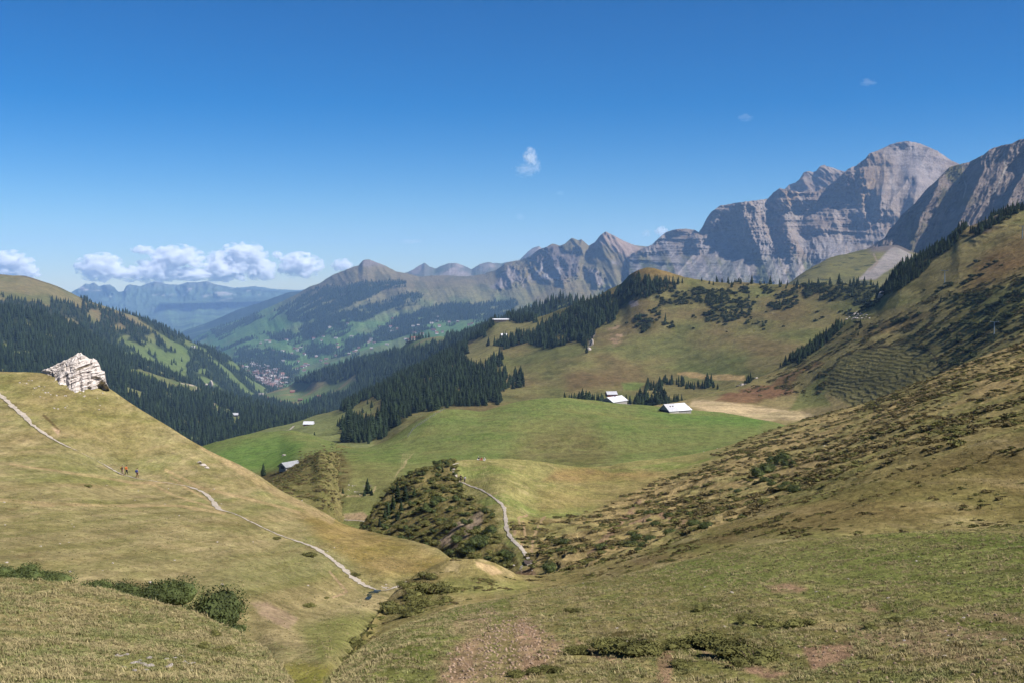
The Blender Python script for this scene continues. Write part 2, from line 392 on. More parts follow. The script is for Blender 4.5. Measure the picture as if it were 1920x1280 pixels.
fs = Layer("mountain", [
    [(330, 740, 5200), (430, 745, 5400), (560, 745, 5200), (700, 720, 5200), (900, 680, 5200), (1100, 660, 5000), (1300, 650, 5000)],
    [(330, 700, 8500), (400, 700, 7600), (450, 715, 6500), (540, 722, 6400), (600, 700, 6600), (700, 660, 6800), (900, 625, 6800), (1100, 600, 6600), (1300, 590, 6500)],
    [(330, 668, 10500), (400, 660, 9500), (470, 676, 7800), (560, 668, 7900), (640, 640, 8000), (760, 612, 8000), (900, 590, 8000), (1100, 565, 7600), (1300, 560, 7300)],
    [(330, 660, 12500), (400, 630, 11500), (500, 605, 10200), (600, 565, 9700), (690, 535, 9600), (800, 535, 9600), (900, 535, 9500), (1010, 520, 9200), (1130, 500, 8800), (1300, 480, 8300)],
    [(330, 658, 13500), (350, 645, 13000), (372, 630, 12700), (400, 617, 12300), (440, 603, 12000), (470, 592, 11700), (500, 578, 11500), (530, 565, 11300), (560, 550, 11100), (580, 538, 11000), (600, 531, 10900), (622, 517, 10800), (650, 505, 10700), (672, 498, 10600), (681, 488, 10500), (694, 487, 10500), (706, 492, 10500), (725, 500, 10600), (745, 510, 10700), (765, 513, 10800), (785, 519, 10900), (810, 517, 11000), (845, 517, 11000), (875, 519, 11000), (905, 514, 10900), (930, 506, 10700), (950, 493, 10500), (975, 488, 10400), (995, 480, 10200), (1010, 468, 10000), (1025, 463, 10000), (1036, 457, 10000), (1050, 461, 10000), (1060, 457, 9900), (1072, 446, 9900), (1084, 451, 9800), (1090, 449, 9800), (1104, 461, 9800), (1115, 455, 9700), (1126, 441, 9600), (1136, 434, 9600), (1150, 441, 9600), (1170, 452, 9600), (1190, 460, 9700), (1215, 463, 9700), (1260, 470, 9700), (1300, 480, 9700)]],
    1.4, 1.3, m_mount, p_fs, d_fs, crag=True, jag=1.2)

# ---- big rock wall on the right
def p_rw(P, U, V, s):
    x, y, z = P[..., 0] / P[..., 1] * 7800, P[..., 1], P[..., 2]
    n = fbm(x / 260, z / 200, 4); st = fbm(x / 900, z / 34 + x / 500 + n, 4); f = fbm(x / 70 + z / 160, z / 320, 4)
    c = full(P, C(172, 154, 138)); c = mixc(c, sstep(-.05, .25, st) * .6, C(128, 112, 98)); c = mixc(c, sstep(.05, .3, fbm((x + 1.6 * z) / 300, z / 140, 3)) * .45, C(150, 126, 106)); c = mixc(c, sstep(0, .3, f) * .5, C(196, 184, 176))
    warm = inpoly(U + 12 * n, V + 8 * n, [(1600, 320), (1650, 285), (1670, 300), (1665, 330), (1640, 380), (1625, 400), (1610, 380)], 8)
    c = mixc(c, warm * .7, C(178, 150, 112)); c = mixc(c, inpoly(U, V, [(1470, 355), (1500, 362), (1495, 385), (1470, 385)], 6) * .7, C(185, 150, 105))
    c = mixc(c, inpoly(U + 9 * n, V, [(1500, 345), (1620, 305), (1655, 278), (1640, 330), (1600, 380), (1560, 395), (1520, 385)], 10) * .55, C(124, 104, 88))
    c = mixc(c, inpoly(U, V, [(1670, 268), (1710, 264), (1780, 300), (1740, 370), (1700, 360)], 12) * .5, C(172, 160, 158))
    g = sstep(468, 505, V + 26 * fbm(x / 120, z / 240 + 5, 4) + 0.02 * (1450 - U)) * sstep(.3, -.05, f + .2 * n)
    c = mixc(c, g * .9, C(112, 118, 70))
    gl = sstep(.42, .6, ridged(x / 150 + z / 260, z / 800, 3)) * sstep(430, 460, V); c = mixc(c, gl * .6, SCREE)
    return c
def d_rw(P, U, V):
    x, y, z = P[..., 0] / P[..., 1] * 7800, P[..., 1], P[..., 2]
    w = 60 * fbm(x / 400, z / 400, 3)
    r1 = ridged((x + w) / 360 + .35 * np.sin(z / 300), z / 1500, 2, .5); r2 = ridged((x + w) / 120 + z / 1300, z / 260, 6, .66)
    led = 2.2 * fbm(x / 600, z / 55 + x / 700, 4)
    am = (.35 + 1.0 * sstep(-.25, .3, fbm(x / 700 + 5, z / 600, 3))) * (1 - .45 * sstep(455, 500, V)); r3 = ridged(x / 240 - z / 330, z / 900 + 4, 3, .55) * sstep(440, 490, V)
    sm = 1 - .75 * inpoly(U, V, [(1620, 320), (1660, 262), (1800, 300), (1760, 400), (1690, 430), (1650, 380)], 18)
    return -(.030 * r1 * am + .018 * r2 * sm * am + .005 * led * sm + .016 * r3) , 0 * x
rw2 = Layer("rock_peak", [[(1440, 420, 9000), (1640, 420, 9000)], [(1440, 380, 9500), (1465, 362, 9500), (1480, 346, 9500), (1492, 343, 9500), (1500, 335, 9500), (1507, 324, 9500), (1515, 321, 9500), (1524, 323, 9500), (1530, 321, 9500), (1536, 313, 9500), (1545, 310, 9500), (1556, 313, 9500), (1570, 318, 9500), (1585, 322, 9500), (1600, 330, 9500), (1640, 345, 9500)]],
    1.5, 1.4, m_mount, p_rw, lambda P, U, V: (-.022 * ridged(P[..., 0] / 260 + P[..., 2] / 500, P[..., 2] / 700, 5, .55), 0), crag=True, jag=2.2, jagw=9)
rw = Layer("rock_wall", [
    [(1180, 600, 6300), (1500, 590, 6000), (2000, 600, 6000)],
    [(1180, 530, 7800), (1250, 520, 7400), (1400, 520, 6900), (1500, 525, 6700), (1600, 510, 6500), (1800, 500, 6300), (2000, 500, 6300)],
    [(1180, 500, 8300), (1250, 480, 8100), (1320, 470, 7900), (1400, 465, 7600), (1500, 455, 7400), (1600, 450, 7200), (1800, 440, 6900), (2000, 440, 6900)],
    [(1180, 485, 8600), (1250, 450, 8500), (1320, 440, 8200), (1400, 420, 7900), (1500, 410, 7700), (1600, 385, 7600), (1700, 360, 7600), (1800, 370, 7600), (2000, 400, 7600)],
    [(1180, 478, 8800), (1200, 468, 8800), (1222, 459, 8800), (1235, 447, 8700), (1248, 436, 8700), (1262, 431, 8600), (1285, 429, 8600), (1302, 431, 8600), (1310, 436, 8500), (1318, 424, 8400), (1326, 408, 8400), (1334, 397, 8400), (1340, 393, 8300), (1350, 386, 8300), (1362, 384, 8300), (1378, 381, 8300), (1400, 378, 8200), (1425, 375, 8200), (1440, 373, 8200), (1450, 361, 8200), (1462, 353, 8200), (1480, 357, 8100), (1500, 361, 8100), (1530, 359, 8100), (1548, 352, 8100), (1562, 342, 8100), (1575, 331, 8100), (1590, 317, 8100), (1605, 311, 8100), (1622, 298, 8100), (1630, 288, 8100), (1650, 281, 8100), (1668, 272, 8100), (1684, 267, 8100), (1702, 265, 8100), (1725, 269, 8100), (1742, 277, 8100), (1758, 283, 8100), (1764, 288, 8100), (1785, 302, 8100), (1820, 318, 8100), (2000, 380, 8100)]],
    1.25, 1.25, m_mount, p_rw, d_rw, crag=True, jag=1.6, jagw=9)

def p_rr(P, U, V, s):
    x, y, z = P[..., 0] / P[..., 1] * 4800, P[..., 1], P[..., 2]
    n = fbm(x / 130, z / 110, 4); st = fbm(x / 500, z / 18, 3)
    c = full(P, C(152, 136, 124)); c = mixc(c, sstep(-.05, .3, st) * .4, C(100, 88, 80)); c = mixc(c, sstep(0.05, .3, n) * .5, C(165, 148, 136))
    c = mixc(c, inpoly(U + 5 * n, V + 5 * n, [(1772, 318), (1805, 304), (1812, 340), (1800, 350), (1775, 335)], 4) * .9, C(112, 108, 58))
    g = sstep(.02, .25, fbm(x / 90 + 4, z / 130, 4)); c = mixc(c, g * .7 * sstep(1860, 1800, U), C(104, 100, 58))
    c = mixc(c, online(U, V, [(1882, 285), (1886, 315), (1870, 350), (1855, 378)], 2.5), C(176, 165, 150))
    c = mixc(c, online(U, V, [(1804, 305), (1806, 335), (1812, 350), (1806, 372)], 1.6), C(170, 156, 140))
    return c
def d_rr(P, U, V):
    x, y, z = P[..., 0] / P[..., 1] * 4800, P[..., 1], P[..., 2]
    w = 30 * fbm(x / 160, z / 160, 3)
    dg = (x + w) - 0.45 * z                         # spurs running down to the left
    r1 = ridged(dg / 150 + .3, z / 1500, 2, .5); r2 = ridged((x + w) / 55 - z / 110, z / 120, 5, .62)
    return -(.044 * r1 + .014 * r2), 0 * x
rr = Layer("rock_mountain", [
    [(1600, 620, 4300), (1800, 600, 3900), (2040, 600, 3700)],
    [(1600, 505, 4800), (1700, 490, 4560), (1800, 470, 4300), (2040, 420, 3950)],
    [(1600, 485, 5000), (1700, 430, 4850), (1800, 390, 4600), (1920, 350, 4450), (2040, 330, 4350)],
    [(1600, 482.4, 5050), (1660, 446, 5030), (1700, 404, 5020), (1760, 345, 5000), (1800, 330, 4950), (1860, 310, 4850), (1920, 295, 4800), (2040, 270, 4700)],
    [(1600, 482, 5200), (1630, 474, 5200), (1645, 464, 5200), (1655, 452, 5200), (1668, 430, 5200), (1680, 418, 5200), (1690, 405, 5200), (1705, 390, 5200), (1715, 383, 5200), (1728, 366, 5200), (1740, 352, 5200), (1755, 340, 5200), (1768, 326, 5200), (1780, 314, 5200), (1795, 309, 5150), (1815, 305, 5100), (1830, 298, 5050), (1845, 290, 5050), (1856, 280, 5000), (1868, 276, 5000), (1882, 272, 4950), (1896, 270, 4900), (1910, 263, 4900), (1930, 258, 4850), (2040, 225, 4700)]],
    1.25, 1.25, m_mount, p_rr, d_rr, crag=True, jag=1.8, jagw=8)

SCR = [(1606, 524), (1640, 495), (1668, 468), (1678, 462), (1700, 474), (1712, 480), (1690, 492), (1660, 512), (1640, 524)]
def p_gs(P, U, V, s):
    x, y, z = P[..., 0], P[..., 1], P[..., 2]; n = fbm(x / 90, y / 90, 4)
    c = full(P, C(124, 118, 66)); c = mixc(c, sstep(0, .3, n) * .7, C(98, 96, 52))
    c = mixc(c, sstep(.25, .4, fbm(x / 38, y / 38 + 2, 3)), C(56, 62, 34)); c = mixc(c, sstep(1620, 1640, U) * sstep(480, 468, V), ROCKD)
    c = mixc(c, inpoly(U + 3 * n, V, SCR, 2), C(158, 148, 142)); c = mixc(c, online(U, V, [(1638, 478), (1646, 492), (1630, 508)], 2), C(160, 140, 118))
    return c
gs = Layer("green_shoulder", [
    [(1440, 620, 2500), (1800, 600, 2500)], [(1440, 560, 2700), (1500, 540, 2700), (1600, 530, 2800), (1800, 530, 2800)],
    [(1440, 556, 3000), (1480, 531, 3050), (1505, 512, 3100), (1530, 498, 3200), (1550, 488, 3250), (1572, 480, 3300), (1600, 473, 3350), (1625, 468, 3400), (1650, 462, 3450), (1680, 460, 3500), (1710, 470, 3500), (1800, 500, 3500)]],
    1.5, 1.3, m_hill, p_gs, lambda P, U, V: (0, 8 * fbm(P[..., 0] / 140, P[..., 1] / 140, 4)))

# ---- left hill with pasture on its top, wooded flank
LH_OPEN = [[(-20, 500), (60, 512), (150, 550), (152, 572), (100, 566), (90, 552), (95, 575), (80, 570), (0, 556), (-20, 556)],
           [(150, 556), (185, 570), (228, 583), (226, 588), (190, 580), (160, 566)],
           [(160, 590), (186, 580), (188, 604), (172, 608)], [(205, 610), (228, 606), (236, 614), (222, 622)], [(226, 634), (245, 628), (240, 640), (222, 642)],
           [(270, 632), (290, 625), (292, 645), (276, 642)], [(340, 636), (362, 640), (378, 650), (360, 654), (346, 648)],
           [(290, 668), (318, 660), (348, 658), (356, 668), (350, 690), (322, 700), (300, 680)], [(330, 702), (348, 690), (352, 715), (335, 712)],
           [(420, 668), (448, 682), (452, 700), (430, 690)], [(372, 690), (390, 693), (385, 702), (372, 700)]]
def lh_wood(U, V, P):
    m = np.ones(U.shape); wu = U + 5 * fbm(P[..., 0] / 130, P[..., 1] / 130, 3)
    wv = V + 4 * fbm(P[..., 0] / 130 + 5, P[..., 1] / 130, 3)
    for p in LH_OPEN: m = np.minimum(m, 1 - inpoly(wu, wv, p, 2))
    return m * (1 - sstep(.13, .20, fbm(P[..., 0] / 150, P[..., 1] / 230 + 6, 4)))
def p_lh(P, U, V, s):
    x, y = P[..., 0], P[..., 1]; n = fbm(x / 260, y / 260, 4)
    c = full(P, C(136, 124, 78)); c = mixc(c, sstep(0, .3, n) * .7, C(108, 112, 60)); c = mixc(c, sstep(0.1, .4, -n) * .5, C(140, 108, 80))
    c = mixc(c, sstep(600, 660, V) * .8, C(104, 128, 66)); c = mixc(c, online(U, V, [(40, 516), (100, 535), (150, 555)], 2.5) * .6, C(86, 66, 40))
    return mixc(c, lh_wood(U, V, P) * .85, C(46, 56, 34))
lh = Layer("left_hill", [
    [(-60, 680, 3300), (200, 720, 3300), (300, 740, 3500), (400, 770, 3900), (500, 790, 4200), (560, 800, 4300)],
    [(-60, 600, 3800), (150, 640, 3900), (300, 690, 4100), (400, 715, 4400), (500, 760, 4800), (560, 775, 5000)],
    [(-60, 505, 4700), (0, 514, 4700), (40, 516, 4700), (70, 524, 4700), (100, 534, 4700), (150, 556, 4750), (200, 576, 4800), (250, 592, 4900), (300, 611, 5000), (330, 626, 5100), (360, 641, 5200), (400, 655, 5300), (430, 672, 5400), (452, 690, 5500), (480, 712, 5500), (500, 728, 5500), (560, 770, 5500)]],
    1.8, 1.6, m_hill, p_lh, lambda P, U, V: (-.02 * ridged(P[..., 0] / 700, P[..., 2] / 1500, 3), 8 * fbm(P[..., 0] / 160, P[..., 1] / 160, 4)))

# ---- middle wooded ridge, with the meadow below the village
MR_OPEN = [[(480, 735), (520, 722), (560, 716), (612, 716), (618, 722), (640, 728), (640, 738), (600, 745), (560, 764), (530, 757), (500, 748), (470, 745)],
           [(618, 722), (650, 712), (668, 708), (670, 720), (640, 742), (616, 740)],
           [(740, 660), (750, 648), (790, 636), (832, 628), (838, 640), (800, 650), (760, 662)],
           [(628, 716), (640, 706), (646, 706), (636, 718)], [(652, 712), (664, 702), (668, 704), (658, 716)]]
def mr_wood(U, V, P):
    m = np.ones(U.shape); wu = U + 3 * fbm(P[..., 0] / 90, P[..., 1] / 90, 3); wv = V + 2 * fbm(P[..., 0] / 90 + 5, P[..., 1] / 90, 3)
    for p in MR_OPEN: m = np.minimum(m, 1 - inpoly(wu, wv, p, 1.5))
    g = sstep(.26, .34, fbm(P[..., 0] / 60, P[..., 1] / 60 + 8, 3)) * sstep(900, 960, U)
    return m * (1 - g)
def p_mr(P, U, V, s):
    n = fbm(P[..., 0] / 150, P[..., 1] / 150, 4)
    c = full(P, C(118, 134, 74)); c = mixc(c, sstep(0, .25, n), C(146, 132, 88)); c = mixc(c, inpoly(U, V, [(560, 752), (610, 735), (640, 742), (600, 764)], 3), C(92, 132, 64))
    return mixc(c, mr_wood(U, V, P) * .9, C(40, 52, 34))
mr = Layer("middle_hill", [
    [(420, 850, 2900), (550, 840, 2700), (640, 830, 2600), (700, 800, 2600), (900, 720, 2500), (1240, 650, 2300)],
    [(420, 775, 3500), (500, 768, 3700), (600, 764, 3400), (700, 735, 3200), (900, 650, 2800), (1000, 612, 2700), (1240, 620, 2500)],
    [(420, 758, 4200), (480, 748, 4600), (540, 735, 4600), (600, 735, 4100), (700, 695, 3800), (900, 620, 3000), (1000, 592, 2900), (1240, 610, 2600)],
    [(420, 755, 4500), (470, 744, 5000), (500, 737, 5000), (540, 724, 5000), (560, 712, 4800), (600, 696, 4500), (640, 684, 4400), (680, 672, 4200), (720, 664, 4100), (745, 656, 4000), (775, 637, 3900), (800, 634, 3800), (830, 632, 3700), (860, 632, 3500), (905, 615, 3300), (950, 598, 3200), (1000, 578, 3050), (1030, 564, 2980), (1060, 561, 2950), (1085, 570, 2900), (1120, 585, 2800), (1240, 608, 2700)]],
    1.6, 1.5, m_hill, p_mr, lambda P, U, V: (0, 9 * fbm(P[..., 0] / 150, P[..., 1] / 150, 4)))

# ---- left valley forest
LF_OPEN = [[(236, 688), (262, 690), (290, 700), (330, 712), (375, 722), (376, 735), (366, 742), (330, 728), (300, 722), (284, 715), (262, 708), (246, 702)],
           [(234, 722), (260, 732), (280, 742), (268, 748), (240, 738)], [(396, 752), (410, 762), (440, 776), (460, 782), (440, 800), (436, 798), (428, 776), (400, 770)],
           [(48, 600), (56, 610), (54, 620), (46, 612)], [(5, 640), (14, 650), (10, 665), (4, 655)], [(0, 690), (24, 690), (20, 700), (0, 700)]]
def lf_wood(U, V, P):
    m = np.ones(U.shape); wu = U + 6 * fbm(P[..., 0] / 70, P[..., 1] / 70, 3); wv = V + 4 * fbm(P[..., 0] / 70 + 5, P[..., 1] / 70, 3)
    for p in LF_OPEN: m = np.minimum(m, 1 - inpoly(wu, wv, p, 1.5))
    return m * (1 - sstep(.25, .31, fbm(P[..., 0] / 90, P[..., 1] / 140 + 2, 4)))
def p_lf(P, U, V, s):
    n = fbm(P[..., 0] / 100, P[..., 1] / 100, 4)
    c = full(P, C(126, 128, 76)); c = mixc(c, sstep(0, .3, n), C(100, 116, 60))
    c = mixc(c, online(U, V, [(398, 768), (404, 755), (400, 770), (428, 782), (434, 796)], 2), C(180, 165, 140))
    c = mixc(c, online(U, V, [(360, 742), (366, 730), (372, 722), (340, 716)], 1.2), C(190, 175, 150))
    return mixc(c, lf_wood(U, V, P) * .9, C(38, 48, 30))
lf = Layer("valley_woodland", [
    [(-60, 800, 1400), (200, 830, 1500), (400, 900, 1400), (520, 880, 1500), (700, 850, 1600)],
    [(-60, 720, 2000), (200, 750, 2100), (400, 835, 1900), (500, 812, 1900), (600, 800, 1900), (700, 800, 1900)],
    [(-60, 640, 2700), (150, 670, 2700), (300, 720, 2900), (400, 765, 2500), (500, 790, 2350), (620, 792, 2150), (700, 790, 2100)],
    [(-60, 575, 3300), (0, 577, 3300), (70, 586, 3300), (110, 598, 3300), (143, 616, 3300), (187, 643, 3300), (227, 663, 3350), (250, 672, 3400), (283, 684, 3400), (310, 697, 3400), (345, 712, 3300), (377, 726, 3200), (433, 745, 3000), (500, 764, 2800), (567, 782, 2500), (610, 788, 2300), (700, 789, 2200)]],
    1.6, 1.5, m_hill, p_lf, lambda P, U, V: (0, 9 * fbm(P[..., 0] / 130, P[..., 1] / 130, 4)))

# ---- central spur and bowl
CB_WOOD = [
    [(640, 768), (655, 745), (700, 722), (760, 690), (820, 662), (870, 634), (872, 655), (870, 672), (880, 690), (905, 690), (935, 668), (940, 690), (930, 705), (950, 705), (946, 726), (972, 700), (985, 722), (960, 728), (944, 745), (930, 762), (880, 765), (840, 762), (820, 765), (780, 772), (740, 800), (712, 822), (700, 815), (715, 790), (720, 770), (720, 752), (700, 745), (668, 758), (645, 772)],
    [(870, 636), (905, 612), (925, 592), (930, 605), (905, 632), (880, 640)],
    [(925, 645), (950, 630), (1000, 625), (1030, 604), (1060, 584), (1120, 562), (1165, 545), (1190, 528), (1240, 524), (1290, 532), (1300, 538), (1240, 548), (1215, 560), (1185, 565), (1165, 575), (1150, 605), (1120, 615), (1098, 655), (1080, 640), (1050, 652), (1020, 652), (990, 645), (940, 655)],
    [(950, 595), (1000, 596), (1005, 604), (960, 608)],
    [(650, 790), (670, 786), (690, 805), (705, 812), (690, 832), (650, 830), (636, 824)],
    [(1300, 530), (1500, 528), (1560, 524), (1650, 540), (1650, 552), (1560, 548), (1500, 545), (1400, 542)]]
def cb_wood(U, V, P):
    m = np.zeros(U.shape); x, y = P[..., 0], P[..., 1]
    wu = U + 9 * fbm(x / 60, y / 60, 3); wv = V + 7 * fbm(x / 60 + 5, y / 60, 3)
    for i, p in enumerate(CB_WOOD): m = np.maximum(m, inpoly(wu, wv, p, 2) * (.10 if i == 5 else 1))
    gaps = sstep(.16, .24, fbm(x / 48 + 2, y / 60, 4))
    op = np.maximum(inpoly(U, V, [(935, 745), (955, 722), (975, 712), (968, 735), (945, 752)], 3), inpoly(U, V, [(838, 690), (860, 680), (862, 686), (842, 695)], 2))
    return m * (1 - gaps) * (1 - op)
CB_SCRUB = [[(1320, 545), (1400, 540), (1410, 590), (1370, 605), (1320, 600)], [(1290, 540), (1360, 545), (1360, 560), (1300, 565)],
            [(1192, 590), (1235, 575), (1240, 590), (1215, 625), (1192, 625)], [(1430, 540), (1500, 545), (1480, 580), (1440, 580)],
            [(1500, 530), (1640, 540), (1630, 575), (1560, 565), (1510, 560)], [(1215, 545), (1330, 545), (1320, 570), (1240, 575)]]
def cb_scrub(U, V, P):
    m = np.zeros(U.shape); x, y = P[..., 0], P[..., 1]; n = fbm(x / 35 + 3, y / 35, 3)
    wu = U + 10 * n; wv = V + 8 * fbm(x / 50 + 5, y / 50, 3)
    for p in CB_SCRUB: m = np.maximum(m, inpoly(wu, wv, p, 3) * sstep(-.25, -.05, n))
    up = inpoly(U, V, [(1150, 620), (1250, 560), (1650, 530), (1640, 590), (1500, 620), (1300, 620)], 15)
    return np.maximum(m, up * sstep(.14, .24, n) * .5)
def p_cb(P, U, V, s):
    z = P[..., 2]; x, y = sl(P); n = fbm(x / 90, y / 90, 4); n2 = fbm(x / 22, y / 22, 4)
    c = full(P, C(128, 118, 70)); c = mixc(c, sstep(-.05, .3, n) * .8, C(112, 114, 62)); c = mixc(c, sstep(.0, .3, -n) * .6, C(122, 102, 66))
    c = mixc(c, sstep(.1, .35, n2) * .35, C(80, 76, 42))
    c = mixc(c, inpoly(U, V, [(380, 845), (480, 805), (600, 775), (700, 760), (700, 850)], 10), C(128, 132, 76))
    c = mixc(c, inpoly(U, V, [(640, 780), (700, 765), (760, 770), (660, 830), (640, 830)], 8) * sstep(-.1, .2, n2 + n), C(138, 120, 76))
    c = mixc(c, inpoly(U, V, [(870, 655), (905, 628), (950, 605), (1060, 590), (1030, 615), (940, 640), (935, 668), (900, 692), (875, 690)], 4), C(134, 126, 76))
    c = mixc(c, inpoly(U, V, [(1145, 560), (1180, 525), (1190, 505), (1230, 500), (1280, 518), (1400, 528), (1300, 522), (1200, 515)], 4) * .8, C(140, 112, 62))
    c = mixc(c, inpoly(U, V, [(1085, 590), (1120, 565), (1150, 540), (1160, 545), (1110, 580)], 4), C(160, 138, 84))
    c = mixc(c, inpoly(U, V, [(1210, 690), (1330, 670), (1400, 660), (1400, 700), (1300, 700)], 12) * .6, C(106, 112, 56))
    c = mixc(c, inpoly(U, V, [(1060, 700), (1200, 695), (1250, 725), (1150, 722), (1060, 740)], 10) * .5, C(112, 88, 58))
    c = mixc(c, inpoly(U, V, [(1270, 697), (1300, 697), (1340, 703), (1396, 702), (1398, 713), (1330, 712), (1290, 706), (1270, 702)], 2), C(176, 148, 96))
    c = mixc(c, inpoly(U, V, [(1165, 718), (1190, 715), (1210, 718), (1195, 730), (1170, 730)], 3) * .55, C(108, 138, 60))
    for p in ([(1105, 640), (1113, 628), (1118, 622), (1112, 640), (1102, 652)], [(1178, 566), (1192, 562), (1198, 570), (1182, 576)]):
        c = mixc(c, inpoly(U + 4 * n2, V + 4 * n2, p, 1.5), ROCK)
    c = mixc(c, inpoly(U, V, [(1130, 620), (1160, 605), (1175, 630), (1150, 650)], 6) * sstep(.05, .25, n2), C(170, 140, 110))
    c = mixc(c, cb_scrub(U, V, P) * .6, C(62, 64, 34))
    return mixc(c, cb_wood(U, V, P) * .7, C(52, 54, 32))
cb = Layer("wooded_spur", [
    [(360, 900, 900), (560, 900, 900), (700, 900, 900), (830, 850, 900), (1000, 820, 950), (1300, 820, 950), (1760, 840, 1000)],
    [(360, 858, 1100), (480, 840, 1100), (560, 836, 1050), (640, 848, 980), (700, 848, 980), (760, 820, 1000), (830, 790, 1050), (900, 778, 1100), (1000, 770, 1150), (1100, 762, 1150), (1300, 760, 1150), (1500, 770, 1150), (1760, 780, 1150)],
    [(360, 856, 1300), (440, 830, 1350), (480, 818, 1400), (540, 805, 1450), (600, 792, 1450), (680, 775, 1400), (760, 755, 1350), (850, 738, 1400), (950, 728, 1400), (1100, 728, 1350), (1250, 722, 1380), (1390, 712, 1300), (1500, 700, 1250), (1760, 700, 1250)],
    [(360, 854, 1400), (440, 826, 1450), (480, 813, 1500), (540, 799, 1560), (600, 784, 1600), (680, 752, 1650), (760, 720, 1650), (850, 690, 1700), (950, 672, 1720), (1100, 655, 1600), (1250, 640, 1600), (1400, 630, 1550), (1500, 625, 1500), (1760, 620, 1400)],
    [(360, 852, 1450), (440, 823, 1500), (480, 810, 1580), (540, 795, 1680), (575, 784, 1750), (600, 776, 1800), (640, 766, 1850), (680, 744, 1900), (720, 724, 1950), (760, 703, 2000), (800, 684, 2050), (840, 662, 2100), (870, 646, 2150), (905, 620, 2200), (930, 603, 2200), (960, 598, 2200), (1000, 596, 2150), (1030, 588, 2100), (1060, 577, 2050), (1085, 568, 2000), (1110, 560, 1980), (1145, 542, 1950), (1165, 532, 1930), (1183, 513, 1900), (1197, 506, 1880), (1215, 502, 1870), (1235, 506, 1860), (1265, 515, 1850), (1300, 523, 1830), (1350, 529, 1800), (1400, 531, 1780), (1450, 533, 1760), (1500, 534, 1740), (1560, 534, 1700), (1620, 536, 1660), (1760, 545, 1600)]],
    1.5, 1.4, m_hill, p_cb, lambda P, U, V: (-.012 * ridged(P[..., 0] / 240 + P[..., 2] / 600, P[..., 2] / 900, 2), 3.5 * fbm(P[..., 0] / 70, P[..., 1] / 70, 4) + .7 * fbm(P[..., 0] / 12, P[..., 1] / 12, 3)))

# ---- right hill with terraced face
TERR = [(1548, 735), (1552, 700), (1585, 668), (1640, 650), (1700, 645), (1735, 655), (1762, 690), (1800, 700), (1700, 740), (1600, 760)]
RH_WOOD = [[(1395, 722), (1405, 700), (1450, 672), (1500, 640), (1545, 605), (1575, 585), (1580, 610), (1555, 640), (1500, 680), (1450, 690), (1420, 705)],
           [(1640, 545), (1680, 500), (1700, 480), (1740, 465), (1800, 430), (1815, 425), (1790, 460), (1750, 490), (1720, 520), (1690, 540), (1650, 560), (1600, 575)],
           [(1815, 440), (1860, 410), (1900, 390), (1925, 380), (1925, 392), (1880, 415), (1840, 445)]]
RH_SCRUB = [[(1780, 560), (1850, 545), (1940, 500), (1940, 620), (1880, 640), (1800, 660), (1770, 640), (1800, 590)], [(1740, 655), (1800, 650), (1860, 640), (1800, 690), (1770, 690)],
            [(1830, 495), (1860, 480), (1875, 490), (1840, 505)], [(1665, 608), (1720, 590), (1745, 580), (1700, 610), (1670, 620)], [(1700, 630), (1740, 610), (1730, 640), (1700, 640)],
            [(1600, 570), (1640, 555), (1650, 570), (1610, 590)], [(1560, 640), (1620, 615), (1600, 640)]]
def rh_wood(U, V, P):
    x, y = P[..., 0], P[..., 1]; n = fbm(x / 30, y / 30, 3); m = np.zeros(U.shape)
    for p in RH_WOOD: m = np.maximum(m, inpoly(U + 5 * n, V + 4 * n, p, 2))
    return m * sstep(-.45, -.2, n)
def rh_scrub(U, V, P):
    x, y = P[..., 0], P[..., 1]; n = fbm(x / 28, y / 28 + 7, 3); m = np.zeros(U.shape)
    for p in RH_SCRUB: m = np.maximum(m, inpoly(U + 9 * n, V + 7 * n, p, 4))
    up = inpoly(U, V, [(1500, 660), (1700, 560), (1940, 480), (1940, 640), (1780, 660), (1600, 650)], 10)
    return np.maximum(m * sstep(-.3, -.1, n), up * sstep(.16, .26, n) * .8)
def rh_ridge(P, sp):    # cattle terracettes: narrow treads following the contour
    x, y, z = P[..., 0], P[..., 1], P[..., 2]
    return z / sp + .75 * fbm(x / 16, y / 16, 3) + .25 * fbm(x / 5, y / 5, 2)
